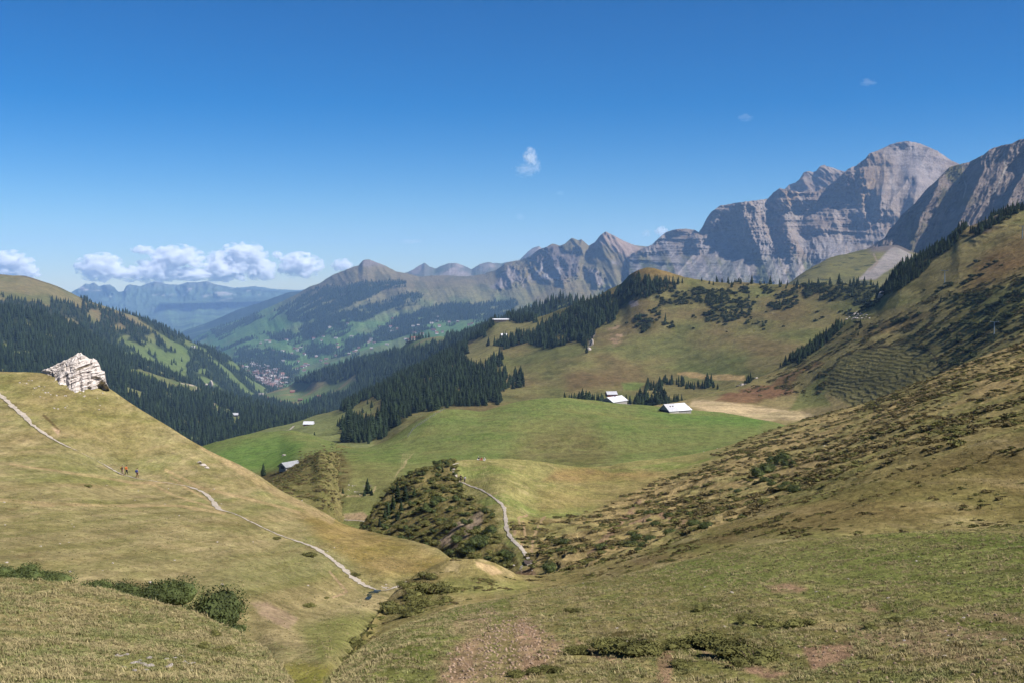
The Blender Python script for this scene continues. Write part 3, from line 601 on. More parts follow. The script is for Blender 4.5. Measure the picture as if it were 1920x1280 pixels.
def p_rh(P, U, V, s):
    z = P[..., 2]; x, y = sl(P); n = fbm(x / 60, y / 60, 4); n2 = fbm(x / 12, y / 12, 4)
    c = full(P, C(142, 130, 80)); c = mixc(c, sstep(0, .3, n) * .8, C(124, 124, 70)); c = mixc(c, sstep(0.05, .35, -n) * .6, C(136, 110, 70))
    c = mixc(c, sstep(.05, .3, n2) * .4, C(74, 66, 36))
    c = mixc(c, sstep(735, 748, V) * sstep(1640, 1560, U), C(150, 134, 86))
    c = mixc(c, inpoly(U + 8 * n2, V + 3 * n2, [(1290, 760), (1300, 748), (1360, 752), (1440, 762), (1520, 775), (1530, 782), (1440, 790), (1380, 778), (1320, 768)], 3), C(196, 172, 128))
    stp = sstep(.1, .3, fbm(x / 60 + y / 9, (x - y) / 200, 3)); c = mixc(c, stp * .5 * inpoly(U, V, [(1290, 765), (1300, 745), (1400, 750), (1550, 772), (1440, 792)], 4), C(150, 132, 92))
    c = mixc(c, inpoly(U + 9 * n2, V + 4 * n2, [(1340, 750), (1370, 735), (1420, 722), (1480, 722), (1490, 735), (1450, 748), (1400, 756)], 4) * .75, C(132, 90, 66))
    c = mixc(c, inpoly(U + 9 * n2, V + 4 * n2, [(1440, 722), (1470, 700), (1530, 675), (1545, 680), (1500, 700), (1480, 722)], 4) * .7, C(126, 90, 62))
    c = mixc(c, inpoly(U, V, [(1480, 770), (1500, 735), (1560, 690), (1575, 700), (1545, 740), (1560, 760)], 5), C(122, 122, 68))
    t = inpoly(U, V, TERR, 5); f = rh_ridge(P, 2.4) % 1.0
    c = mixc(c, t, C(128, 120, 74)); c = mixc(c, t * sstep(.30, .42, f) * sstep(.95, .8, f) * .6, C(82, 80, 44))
    c = mixc(c, online(U, V, [(1610, 656), (1650, 650), (1700, 642), (1735, 650), (1752, 668), (1768, 690)], 2.0) * .8, C(60, 52, 32))
    c = mixc(c, inpoly(U + 4 * n2, V + 4 * n2, [(1815, 425), (1850, 408), (1880, 402), (1875, 420), (1850, 440), (1825, 450)], 5) * sstep(-.1, .1, n2) * .8, C(120, 106, 96))
    c = mixc(c, inpoly(U, V, [(1790, 560), (1850, 470), (1925, 440), (1925, 500), (1850, 540)], 15) * .5, C(128, 92, 54))
    c = mixc(c, rh_scrub(U, V, P) * .45, C(84, 84, 46))
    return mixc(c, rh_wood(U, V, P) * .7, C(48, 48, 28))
def d_rh(P, U, V):
    x, y, z = P[..., 0], P[..., 1], P[..., 2]
    t = inpoly(U, V, TERR, 5); f = rh_ridge(P, 2.4) % 1.0
    hard = inpoly(U, V, [(1800, 440), (1850, 400), (1885, 395), (1885, 425), (1830, 460)], 6)
    return -.006 * ridged(x / 120, y / 120, 3) * sstep(760, 700, V) - .006 * hard * ridged(x / 9, z / 9, 4), 1.8 * fbm(x / 40, y / 40, 4) + .45 * fbm(x / 7, y / 7, 3) * sstep(770, 730, V) - t * .55 * f
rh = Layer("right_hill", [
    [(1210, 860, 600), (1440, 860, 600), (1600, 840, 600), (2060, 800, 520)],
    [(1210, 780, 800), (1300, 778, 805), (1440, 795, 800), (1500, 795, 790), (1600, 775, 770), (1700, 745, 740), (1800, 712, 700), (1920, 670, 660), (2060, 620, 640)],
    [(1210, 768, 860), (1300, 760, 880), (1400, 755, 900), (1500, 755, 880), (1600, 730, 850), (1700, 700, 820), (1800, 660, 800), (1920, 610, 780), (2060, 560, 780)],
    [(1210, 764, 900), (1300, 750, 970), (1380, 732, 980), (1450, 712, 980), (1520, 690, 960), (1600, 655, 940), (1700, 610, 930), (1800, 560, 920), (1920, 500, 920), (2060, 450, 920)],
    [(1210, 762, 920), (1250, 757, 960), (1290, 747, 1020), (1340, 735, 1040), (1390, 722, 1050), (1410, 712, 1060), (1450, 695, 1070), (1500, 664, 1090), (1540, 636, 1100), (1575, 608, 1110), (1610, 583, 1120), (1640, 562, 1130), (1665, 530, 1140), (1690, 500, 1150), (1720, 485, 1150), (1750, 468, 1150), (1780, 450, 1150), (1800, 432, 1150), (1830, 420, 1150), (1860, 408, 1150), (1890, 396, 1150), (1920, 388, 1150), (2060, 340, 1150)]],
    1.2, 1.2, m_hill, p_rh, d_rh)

# ---- green hill with the barns
def p_gh(P, U, V, s):
    x, y, z = P[..., 0], P[..., 1], P[..., 2]; n = fbm(x / 45, y / 45, 4); n2 = fbm(x / 9, y / 9, 4)
    c = full(P, C(128, 136, 74)); c = mixc(c, sstep(0, .3, n) * .6, C(112, 130, 64)); c = mixc(c, sstep(.05, .35, -n) * .5, C(142, 138, 78))
    c = mixc(c, sstep(.1, .4, n2) * .25, C(150, 138, 84))
    c = mixc(c, inpoly(U, V, [(940, 880), (1000, 800), (1100, 790), (1160, 850), (1120, 880)], 30) * .55 * sstep(-.2, .2, n + .3), C(138, 120, 78))
    c = mixc(c, inpoly(U, V, [(1200, 770), (1440, 780), (1420, 800), (1260, 790)], 10) * .6, C(98, 136, 56))
    c = mixc(c, inpoly(U, V, [(380, 850), (520, 815), (570, 830), (540, 880), (420, 880)], 12) * .7, C(108, 142, 62))
    c = mixc(c, inpoly(U, V, [(480, 890), (570, 865), (640, 845), (660, 880), (640, 960), (560, 950), (500, 920)], 8) * sstep(-.3, 0, n2 + .2), C(104, 92, 54))
    c = mixc(c, inpoly(U, V, [(640, 860), (760, 880), (720, 960), (640, 960)], 12) * .6, C(138, 130, 78))
    c = mixc(c, online(U, V, [(630, 835), (690, 832), (740, 812), (780, 785), (830, 765)], 5) * .7 * sstep(-.1, .1, n2), C(140, 114, 72))
    for k in range(7): c = mixc(c, .35 * online(U + 3 * n, V, [(740 + 3 * k, 895 - 4 * k), (752 + 4 * k, 872 - 4 * k), (756 + 3 * k, 850)], 1.2), TANL)
    c = mixc(c, inpoly(U + 5 * n2, V + 2 * n2, [(640, 962), (680, 958), (700, 972), (650, 972)], 2) * .9, C(176, 148, 112))
    ft = rh_ridge(P, 1.6) % 1.0
    c = mixc(c, .35 * sstep(.4, .5, ft) * sstep(.9, .8, ft) * inpoly(U, V, [(930, 890), (960, 830), (1120, 800), (1150, 840), (1130, 880)], 20), C(96, 84, 50))
    hol = online(U, V, [(628, 905), (632, 922), (650, 932), (675, 932), (700, 925), (704, 912)], 2.5); c = mixc(c, hol * .7, TANL)
    c = mixc(c, inpoly(U, V, [(655, 905), (690, 900), (700, 920), (650, 925)], 5) * sstep(0.05, .25, n2), ROCK)
    return c
def d_gh(P, U, V):
    x, y = P[..., 0], P[..., 1]
    kn = inpoly(U, V, [(490, 900), (570, 865), (640, 845), (650, 900), (640, 960), (560, 950)], 10)
    ft = rh_ridge(P, 1.6) % 1.0
    return 0, 1.3 * fbm(x / 45, y / 45, 3) + .18 * fbm(x / 8, y / 8, 3) + .8 * kn * fbm(x / 6, y / 6, 3) - .3 * ft * inpoly(U, V, [(930, 890), (960, 830), (1120, 800), (1150, 840), (1130, 880)], 20)
gh = Layer("green_hill", [
    [(370, 1100, 250), (520, 1080, 250), (700, 1080, 270), (850, 960, 320), (1100, 960, 340), (1480, 950, 360)],
    [(370, 960, 400), (500, 965, 370), (600, 990, 335), (700, 985, 335), (760, 940, 350), (850, 900, 380), (1000, 900, 420), (1140, 885, 440), (1300, 880, 460), (1480, 860, 480)],
    [(370, 880, 620), (450, 880, 600), (500, 900, 520), (560, 890, 480), (640, 880, 460), (760, 878, 460), (850, 868, 480), (1000, 860, 520), (1140, 850, 540), (1300, 835, 560), (1480, 820, 580)],
    [(370, 850, 760), (450, 838, 760), (520, 835, 740), (570, 850, 600), (640, 850, 580), (700, 850, 580), (760, 840, 600), (850, 820, 620), (1000, 800, 650), (1140, 798, 660), (1300, 800, 680), (1480, 802, 700)],
    [(370, 838, 850), (385, 833, 850), (450, 816, 860), (500, 809, 870), (545, 807, 870), (580, 813, 860), (620, 827, 820), (650, 836, 740), (680, 838, 700), (710, 830, 700), (740, 815, 710), (775, 790, 730), (805, 772, 740), (830, 766, 750), (860, 767, 755), (900, 770, 760), (940, 760, 780), (980, 751, 800), (1020, 745, 820), (1055, 743, 830), (1100, 748, 850), (1160, 755, 860), (1230, 761, 850), (1300, 768, 840), (1360, 774, 830), (1440, 788, 800), (1480, 800, 780)]],
    1.6, 1.5, m_turf, p_gh, d_gh)

# ---- knoll of dark heath in front of the small stone barn
def p_kn(P, U, V, s):
    x, y = P[..., 0], P[..., 1]; n = fbm(x / 7, y / 7, 4)
    c = full(P, C(132, 124, 72)); c = mixc(c, sstep(-.05, .2, n) * .7, C(92, 92, 48)); return mixc(c, sstep(600, 650, U + 40 * n), C(140, 128, 78))
kn = Layer("heath_knoll", [
    [(490, 1100, 300), (700, 1100, 300)], [(490, 925, 350), (520, 925, 350), (600, 965, 328), (630, 970, 345), (700, 975, 390)],
    [(490, 912, 480), (515, 900, 480), (540, 882, 480), (562, 868, 480), (580, 856, 480), (600, 848, 465), (620, 847, 480), (645, 862, 540), (665, 905, 520), (700, 966, 440)]],
    1.6, 1.5, m_turf, p_kn, lambda P, U, V: (0, .8 * fbm(P[..., 0] / 7, P[..., 1] / 7, 4)), back=((1.05, .25), (1.3, .1)))

# ---- middle plateau, ravine flank and the heath slope on the right
RAV = [(670, 1000), (690, 960), (735, 900), (770, 880), (850, 862), (862, 895), (870, 930), (905, 945), (930, 972), (935, 1005), (962, 1035), (975, 1060), (960, 1085), (850, 1085), (700, 1040)]
HSL = [(990, 1090), (985, 1030), (955, 985), (1000, 975), (1080, 968), (1150, 940), (1250, 895), (1300, 880), (1400, 825), (1440, 812), (1600, 760), (2000, 600), (2000, 800), (1900, 810), (1700, 870), (1500, 945), (1350, 1000), (1200, 1050), (1080, 1090)]
def md_heath(U, V, P):
    x, y = P[..., 0], P[..., 1]
    st = fbm(x / 9 + y / 30, (y * .9 + P[..., 2] * 2) / 6, 3)
    return np.maximum(inpoly(U, V, HSL, 8) * sstep(.04, .2, st), 0)
def p_md(P, U, V, s):
    x, y, z = P[..., 0], P[..., 1], P[..., 2]; n = fbm(x / 22, y / 22, 4); n2 = fbm(x / 5, y / 5, 4)
    c = full(P, C(150, 142, 84)); c = mixc(c, sstep(0, .3, n) * .8, C(132, 140, 72)); c = mixc(c, sstep(.1, .4, n2) * .4, TANL)
    c = mixc(c, inpoly(U + 10 * n, V, [(1040, 880), (1110, 874), (1200, 882), (1260, 888), (1200, 900), (1080, 905), (1020, 900)], 8) * .55, C(158, 120, 76))
    c = mixc(c, inpoly(U, V, [(1010, 918), (1100, 905), (1300, 880), (1250, 915), (1120, 950), (1010, 960)], 14) * .6, C(158, 138, 84))
    c = mixc(c, inpoly(U + 6 * n, V, [(1100, 876), (1180, 878), (1195, 884), (1150, 886)], 3) * .7, C(120, 124, 66))
    r = inpoly(U + 5 * n2, V + 4 * n2, RAV, 4); c = mixc(c, r, C(134, 120, 72)); c = mixc(c, r * sstep(-.05, .2, n2) * .6, C(92, 90, 48))
    c = mixc(c, inpoly(U + 10 * n2, V + 8 * n2, [(820, 1010), (880, 965), (905, 955), (900, 980), (860, 1020), (830, 1030)], 5) * .8, C(164, 142, 120))
    h = inpoly(U + 8 * n2, V + 4 * n2, HSL, 6); c = mixc(c, h, C(178, 154, 100)); c = mixc(c, h * sstep(-.05, .25, n) * .55, C(138, 136, 78))
    c = mixc(c, md_heath(U, V, P) * .6, C(112, 92, 56))
    t = inpoly(U, V, [(960, 985), (1100, 960), (1300, 900), (1450, 960), (1250, 1030), (1060, 1080), (990, 1050)], 15); f = (rh_ridge(P, 1.5)) % 1.
    c = mixc(c, t * .6 * sstep(.5, .6, f) * sstep(.95, .85, f), C(70, 64, 36))
    for pl in ([(963, 1000), (975, 985), (972, 972), (988, 965)], [(975, 1030), (985, 1000), (980, 980)], [(995, 1040), (1002, 1000), (1022, 968)]):
        c = mixc(c, online(U + 4 * n2, V + 3 * n2, pl, 3.0), C(178, 148, 110))
    for pl in ([(1130, 1020), (1160, 985), (1190, 960)], [(1180, 985), (1230, 965), (1280, 975)], [(1275, 988), (1290, 970), (1340, 955), (1380, 945)], [(1100, 1040), (1140, 1000), (1200, 940)]):
        c = mixc(c, online(U + 8 * n2, V + 5 * n2, pl, 4) * .8, C(168, 134, 104))
    c = mixc(c, inpoly(U + 5 * n2, V, [(960, 1072), (1000, 1065), (1010, 1085), (960, 1090)], 4), C(150, 120, 90))
    g = inpoly(U, V, [(1400, 1000), (1500, 900), (1700, 820), (1930, 720), (1930, 810), (1500, 945)], 20); c = mixc(c, g * .35, C(112, 112, 60))
    return c
def d_md(P, U, V):
    x, y, z = P[..., 0], P[..., 1], P[..., 2]
    r = inpoly(U, V, RAV, 10); h = inpoly(U, V, HSL, 14); f = rh_ridge(P, 1.5) % 1.
    t = inpoly(U, V, [(960, 985), (1100, 960), (1300, 900), (1450, 960), (1250, 1030), (1060, 1080), (990, 1050)], 15)
    return 0, .5 * fbm(x / 30, y / 30, 3) + .12 * fbm(x / 5, y / 5, 3) + r * 1.3 * fbm(x / 6, y / 6, 4) + h * (.9 * fbm(x / 14, y / 14, 3) + .4 * ridged(x / 5, y / 5, 3)) - .45 * t * f
md = Layer("meadow", [
    [(664, 1200, 170), (850, 1200, 130), (980, 1180, 125), (1200, 1130, 110), (1500, 1030, 100), (1700, 960, 95), (2040, 880, 90)],
    [(664, 1045, 240), (740, 1060, 232), (850, 1080, 200), (930, 1088, 185), (990, 1086, 175), (1060, 1078, 160), (1200, 1040, 150), (1350, 990, 145), (1500, 938, 140), (1650, 884, 135), (1800, 844, 130), (2040, 790, 125)],
    [(664, 1010, 268), (720, 1010, 262), (800, 1010, 242), (880, 1010, 218), (950, 1010, 210), (990, 1025, 200), (1060, 1010, 200), (1200, 980, 210), (1350, 930, 220), (1500, 885, 225), (1650, 830, 220), (1800, 780, 215), (2040, 710, 210)],
    [(664, 1001, 280), (720, 945, 288), (800, 930, 280), (880, 930, 270), (950, 940, 250), (1010, 960, 250), (1100, 950, 265), (1200, 920, 290), (1300, 880, 320), (1400, 845, 340), (1500, 815, 350), (1650, 770, 340), (1800, 715, 320), (2040, 640, 300)],
    [(664, 999, 284), (682, 984, 290), (700, 962, 297), (718, 935, 302), (738, 908, 305), (755, 896, 307), (790, 880, 309), (820, 870, 312), (850, 862, 315), (880, 860, 320), (920, 859, 325), (960, 860, 330), (994, 863, 335), (1030, 868, 340), (1056, 872, 345), (1095, 875, 350), (1131, 874, 355), (1170, 866, 362), (1210, 860, 370), (1260, 855, 380), (1300, 850, 390), (1340, 841, 400), (1370, 832, 408), (1400, 821, 412), (1440, 806, 418), (1500, 788, 420), (1560, 773, 418), (1600, 763, 414), (1650, 745, 408), (1700, 726, 402), (1760, 703, 395), (1800, 688, 390), (1860, 664, 384), (1920, 642, 378), (2040, 600, 370)]],
    1.3, 1.2, m_turf, p_md, d_md, back=((1.06, .25), (1.4, .35)))

# ---- left hillside with the footpath
def p_nl(P, U, V, s):
    z = P[..., 2]; x, y = sl(P); n = fbm(x / 16, y / 16, 4); n2 = fbm(x / 3.2, y / 3.2, 4); n3 = fbm((x + y) / 40, (x - y) / 8, 3)
    c = full(P, C(162, 148, 98)); c = mixc(c, sstep(-.02, .28, n) * .6, C(140, 138, 84)); c = mixc(c, sstep(.05, .35, n2) * .5, TANL); c = mixc(c, sstep(.05, .3, -n2) * .45, C(128, 124, 66))
    c = mixc(c, inpoly(U, V, [(0, 700), (80, 695), (200, 740), (300, 800), (250, 860), (100, 800), (0, 740)], 25) * .5, C(132, 122, 66))
    c = mixc(c, inpoly(U, V, [(560, 960), (680, 985), (845, 1048), (800, 1080), (700, 1080), (600, 1010)], 15) * .6, C(158, 128, 62))
    c = mixc(c, sstep(.05, .3, n3) * .3, C(172, 148, 100))
    for pl, w in (([(380, 835), (520, 925), (620, 975)], 9), ([(20, 870), (120, 885), (250, 905), (320, 905)], 3), ([(60, 940), (200, 948), (330, 948), (420, 960)], 4), ([(280, 905), (350, 935), (420, 958)], 3), ([(0, 935), (100, 945)], 5),
                  ([(310, 880), (370, 910), (470, 935), (560, 960)], 4), ([(320, 895), (380, 930), (400, 945)], 3)):
        c = mixc(c, online(U + 3 * n2, V + 4 * n, pl, w) * .7, C(192, 164, 116))
    ft = rh_ridge(P, 1.15) % 1.0; c = mixc(c, .22 * sstep(.35, .5, ft) * sstep(.95, .8, ft) * sstep(-.2, .2, n3), C(118, 106, 62))
    for q in ((165, 905, 24), (495, 950, 16), (520, 1030, 20), (20, 950, 30), (250, 1100, 50), (60, 1040, 40)):
        c = mixc(c, sstep(q[2], q[2] * .3, np.hypot(U - q[0], (V - q[1]) * 2.2)) * .5 * sstep(-.1, .2, n2 + .1), C(120, 94, 60))
    c = mixc(c, inpoly(U + 9 * n2, V + 7 * n2, [(470, 1130), (500, 1128), (560, 1160), (545, 1180), (490, 1155)], 5) * .8, C(190, 160, 128))
    c = mixc(c, inpoly(U, V, [(560, 1180), (640, 1150), (720, 1150), (680, 1190), (600, 1240)], 15) * .7, C(134, 138, 66))
    c = mixc(c, inpoly(U, V, [(500, 1250), (560, 1235), (620, 1245), (600, 1290), (500, 1290)], 10) * .8, C(150, 142, 60))
    c = mixc(c, online(U + 2 * n2, V + 2 * n2, [(618, 1070), (640, 1098), (650, 1110), (625, 1120)], 3) * .8, C(188, 158, 120))
    c = mixc(c, online(U + 2 * n2, V + 2 * n2, [(82, 778), (100, 795), (112, 808)], 3.5) * .7, C(100, 80, 50)); c = mixc(c, inpoly(U, V, [(96, 800), (112, 806), (110, 818)], 2), C(190, 160, 124))
    return c
nl = Layer("left_hillside", [
    [(-60, 1400, 40), (200, 1400, 40), (480, 1420, 34), (600, 1420, 34), (700, 1300, 62), (760, 1250, 90), (900, 1200, 105)],
    [(-60, 1180, 72), (200, 1200, 68), (350, 1220, 66), (470, 1240, 64), (540, 1290, 46), (600, 1260, 50), (650, 1200, 74), (700, 1170, 98), (760, 1150, 118), (900, 1120, 140)],
    [(-60, 1060, 95), (200, 1080, 95), (400, 1100, 98), (500, 1130, 95), (580, 1150, 98), (650, 1130, 115), (700, 1108, 133), (760, 1098, 142), (900, 1090, 155)],
    [(-60, 960, 140), (100, 975, 140), (250, 985, 145), (400, 985, 158), (500, 1005, 160), (580, 1030, 153), (640, 1062, 146), (700, 1096, 138), (760, 1085, 148), (845, 1064, 160), (900, 1070, 165)],
    [(-60, 840, 205), (100, 850, 212), (250, 888, 223), (330, 905, 218), (400, 928, 207), (480, 955, 198), (560, 985, 190), (640, 1010, 180), (750, 1045, 168), (845, 1053, 168), (900, 1064, 168)],
    [(-60, 695, 270), (0, 696, 270), (50, 697, 270), (90, 699, 270), (140, 706, 270), (200, 727, 270), (240, 753, 268), (275, 774, 266), (300, 789, 265), (350, 820, 262), (400, 848, 260), (450, 871, 257), (480, 888, 254), (500, 901, 252), (530, 920, 247), (560, 935, 243), (590, 950, 238), (620, 968, 232), (645, 982, 226), (670, 990, 220), (700, 997, 213), (740, 1005, 204), (770, 1012, 196), (800, 1021, 188), (825, 1032, 180), (845, 1046, 172), (870, 1056, 170), (900, 1063, 169)]],
    1.3, 1.2, m_turf, p_nl, lambda P, U, V: (0, .35 * fbm(P[..., 0] / 22, P[..., 1] / 22, 3) + .10 * fbm(P[..., 0] / 3.5, P[..., 1] / 3.5, 4)), back=((1.03, .35), (1.5, .5)))

# ---- grassy shoulder with the little mound above the stream
def p_fb(P, U, V, s):
    x, y = sl(P); n = fbm(x / 12, y / 12, 4); n2 = fbm(x / 2.6, y / 2.6, 4)
    c = full(P, C(150, 134, 82)); c = mixc(c, sstep(0, .3, n) * .6, C(130, 130, 70)); c = mixc(c, sstep(.05, .35, n2) * .45, TANL); c = mixc(c, sstep(.1, .35, -n2) * .4, C(116, 108, 60))
    c = mixc(c, inpoly(U, V, [(1300, 1010), (1500, 945), (1700, 880), (1960, 810), (1960, 960), (1600, 980), (1350, 1020)], 15) * .45, C(134, 112, 66))
    c = mixc(c, inpoly(U, V, [(820, 1090), (900, 1080), (1020, 1095), (960, 1115), (850, 1115)], 8) * .6, C(142, 142, 76))
    c = mixc(c, inpoly(U + 6 * n2, V + 3 * n2, [(890, 1052), (925, 1060), (945, 1075), (920, 1076), (895, 1064)], 2) * .8, C(196, 166, 120))
    c = mixc(c, inpoly(U, V, [(720, 1160), (760, 1095), (800, 1070), (850, 1090), (830, 1140), (760, 1160)], 8) * sstep(-.2, .2, n2) * .7, C(98, 86, 48))
    c = mixc(c, inpoly(U, V, [(1180, 1050), (1300, 1015), (1400, 990), (1380, 1010), (1200, 1065)], 8) * sstep(-.1, .2, n2) * .6, C(104, 84, 54))
    return c
fb = Layer("grassy_shoulder", [
    [(600, 1450, 25), (800, 1300, 35), (1000, 1250, 40), (1400, 1200, 40), (2000, 1150, 40)],
    [(600, 1350, 40), (700, 1240, 62), (800, 1180, 75), (900, 1150, 80), (1000, 1130, 82), (1200, 1090, 80), (1400, 1050, 75), (1600, 1030, 70), (2000, 1020, 65)],
    [(600, 1322, 45), (650, 1240, 65), (700, 1185, 88), (760, 1140, 104), (850, 1108, 112), (950, 1105, 112), (1060, 1095, 110), (1200, 1058, 105), (1350, 1020, 98), (1500, 985, 95), (1650, 955, 92), (2000, 900, 90)],
    [(600, 1320, 46), (640, 1250, 58), (680, 1195, 80), (705, 1155, 98), (730, 1122, 118), (760, 1092, 123), (785, 1073, 127), (810, 1060, 129), (835, 1051, 130), (860, 1047, 131), (895, 1047, 131), (925, 1055, 132), (950, 1066, 134), (975, 1077, 135), (1010, 1079, 136), (1060, 1072, 137), (1120, 1058, 138), (1200, 1035, 138), (1280, 1010, 137), (1350, 986, 135), (1420, 962, 133), (1500, 935, 130), (1580, 908, 127), (1650, 880, 124), (1720, 861, 122), (1800, 840, 119), (1860, 820, 117), (2000, 775, 112)]],
    1.4, 1.3, m_turf, p_fb, lambda P, U, V: (0, .3 * fbm(P[..., 0] / 14, P[..., 1] / 14, 3) + .10 * fbm(P[..., 0] / 2.5, P[..., 1] / 2.5, 4)), back=((1.05, .3), (1.3, .45)))

# ---- foreground slope, right
def p_fa(P, U, V, s):
    x, y = sl(P); n = fbm(x / 4.5, y / 4.5, 4); n2 = fbm(x / 1.1, y / 1.1, 4)
    c = full(P, C(140, 130, 76)); c = mixc(c, sstep(-.05, .25, n) * .7, C(122, 130, 62)); c = mixc(c, sstep(.05, .35, n2) * .5, C(176, 152, 106)); c = mixc(c, sstep(.1, .35, -n2) * .45, C(98, 96, 48))
    c = mixc(c, inpoly(U, V, [(1200, 1060), (1500, 1020), (1960, 1000), (1960, 1120), (1600, 1090), (1300, 1110)], 25) * .5, C(120, 134, 64))
    c = mixc(c, inpoly(U + 30 * n2, V + 15 * n2, [(820, 1230), (940, 1160), (985, 1160), (1060, 1200), (1040, 1250), (960, 1290), (820, 1290)], 12) * (.25 + .6 * sstep(-.2, .2, n2)), C(170, 136, 106))
    c = mixc(c, inpoly(U + 20 * n2, V + 8 * n2, [(860, 1160), (920, 1140), (940, 1145), (900, 1180), (850, 1190)], 8) * .6, C(188, 150, 122))
    for p in ([(1440, 1100), (1480, 1092), (1515, 1100), (1500, 1112), (1450, 1110)], [(1610, 1125), (1640, 1128), (1650, 1145), (1620, 1142)], [(1230, 1215), (1260, 1220), (1262, 1290), (1240, 1285)], [(1300, 1200), (1350, 1235), (1480, 1260), (1450, 1275), (1320, 1230)], [(1500, 1210), (1600, 1200), (1600, 1230), (1520, 1260)], [(1080, 1195), (1130, 1225), (1180, 1240), (1160, 1246), (1090, 1220)]):
        c = mixc(c, inpoly(U + 14 * n2, V + 7 * n2, p, 6) * .8, C(168, 130, 104))
    c = mixc(c, inpoly(U, V, [(1600, 1180), (1960, 1120), (1960, 1330), (1500, 1330)], 40) * sstep(-.1, .25, n2 + n * .5) * .6, C(170, 138, 108))
    c = mixc(c, inpoly(U + 10 * n2, V + 5 * n2, [(1120, 1185), (1225, 1182), (1232, 1225), (1130, 1225)], 6) * .7, C(80, 74, 36))
    c = mixc(c, inpoly(U + 10 * n2, V + 5 * n2, [(1300, 1180), (1440, 1190), (1465, 1215), (1400, 1235), (1310, 1200)], 6) * .6, C(80, 74, 36))
    return c
fa = Layer("foreground_slope", [
    [(480, 1520, 9), (700, 1440, 10), (1000, 1430, 10), (1500, 1420, 10), (2000, 1400, 10)],
    [(480, 1430, 12), (600, 1380, 15), (800, 1320, 19), (1000, 1300, 20), (1300, 1290, 20), (2000, 1290, 16)],
    [(480, 1420, 14), (600, 1325, 18), (700, 1240, 26), (800, 1190, 33), (1000, 1180, 34), (1300, 1160, 34), (2000, 1130, 30)],
    [(480, 1419, 14.5), (560, 1340, 22), (600, 1290, 29), (640, 1246, 38), (680, 1215, 45), (720, 1190, 50), (760, 1170, 53), (800, 1156, 54), (850, 1141, 55), (900, 1130, 56), (960, 1118, 56), (1020, 1106, 59), (1080, 1096, 62), (1150, 1082, 64), (1230, 1064, 66), (1300, 1047, 67), (1400, 1026, 67), (1500, 1012, 66), (1600, 1004, 65), (1700, 998, 63), (2000, 980, 58)]],
    1.1, 1.1, m_near, p_fa, lambda P, U, V: (0, .10 * fbm(P[..., 0] / 3.5, P[..., 1] / 3.5, 4) + .055 * fbm(P[..., 0] / .7, P[..., 1] / .7, 4)), back=((1.06, .25), (1.4, .35)))

# ---- foreground knoll, left
def p_fl(P, U, V, s):
    x, y = sl(P); n = fbm(x / 3.5, y / 3.5, 4); n2 = fbm(x / .9, y / .9, 4)
    c = full(P, C(162, 146, 94)); c = mixc(c, sstep(-.05, .25, n) * .6, C(138, 138, 74)); c = mixc(c, sstep(.05, .35, n2) * .55, C(196, 174, 128)); c = mixc(c, sstep(.1, .35, -n2) * .4, C(112, 112, 58))
    c = mixc(c, inpoly(U, V, [(-40, 1210), (120, 1200), (260, 1300), (-40, 1340)], 30) * .6, C(118, 128, 64))
    c = mixc(c, inpoly(U, V, [(440, 1200), (500, 1215), (530, 1300), (430, 1300)], 20) * .5, C(136, 140, 72))
    return c
fl = Layer("foreground_knoll", [
    [(-60, 1440, 12), (300, 1450, 12), (600, 1500, 10)], [(-60, 1300, 18), (300, 1320, 18), (500, 1360, 15), (600, 1420, 13)],
    [(-60, 1180, 28), (200, 1200, 28), (400, 1240, 26), (500, 1290, 21), (600, 1400, 15)],
    [(-60, 1082, 42), (0, 1085, 42), (60, 1088, 42), (120, 1093, 42), (200, 1107, 42), (260, 1121, 41), (320, 1135, 40), (370, 1150, 39), (410, 1170, 38), (440, 1183, 36), (470, 1200, 34), (500, 1222, 30), (530, 1255, 26), (560, 1300, 21), (600, 1380, 16)]],
    1.1, 1.1, m_near, p_fl, lambda P, U, V: (0, .08 * fbm(P[..., 0] / 3.5, P[..., 1] / 3.5, 3) + .045 * fbm(P[..., 0] / .7, P[..., 1] / .7, 4)), back=((1.08, .35), (1.5, .5)))

# ---- ground sheet under everything, out to the horizon
gv = np.array([(-60000, -4000, -1500), (60000, -4000, -1500), (60000, 60000, -1500), (-60000, 60000, -1500)], float)
link("ground", mesh_np("ground", gv, [[0, 1, 2, 3]], m_far, False, np.tile(C(90, 105, 70), (4, 1)))); tag(bpy.data.objects["ground"], kind="structure")
# the hill the camera stands on, sealing the near terrain to the ground behind
LAY = dict(fs=fs, lh=lh, mr=mr, lf=lf, cb=cb, rh=rh, gh=gh, kn=kn, md=md, nl=nl, fb=fb, fa=fa, fl=fl, gs=gs)

# ================================================================== VEGETATION
m_needle = plain("spruce_needles", C(48, 62, 36, .62), 0.9, .45, 1.2, .1, rnd=.5)
m_bark = plain("bark", (0.07, 0.05, 0.035), 0.9, .3, 3.0, .1)
m_leaf = plain("alder_leaves", C(96, 108, 54, .5), 0.8, .4, 1.5, .15, rnd=.2)
m_leafd = plain("pine_scrub_needles", C(74, 84, 50, .55), 0.9, .35, .8, .1, rnd=.2)
m_heath = plain("heath_leaves", C(124, 110, 66, .5), 0.9, .4, 1.3, .1, rnd=.3)
m_rhodo = plain("dwarf_shrub_leaves", C(122, 120, 62, .5), 0.9, .4, 3.0, .1, rnd=.25)
m_straw = plain("dry_grass", C(178, 162, 112, .56), 0.95, .25, 4.0, .1, rnd=.3)
m_blade = plain("green_grass", C(146, 146, 88, .56), 0.95, .25, 4.0, .1, rnd=.3)

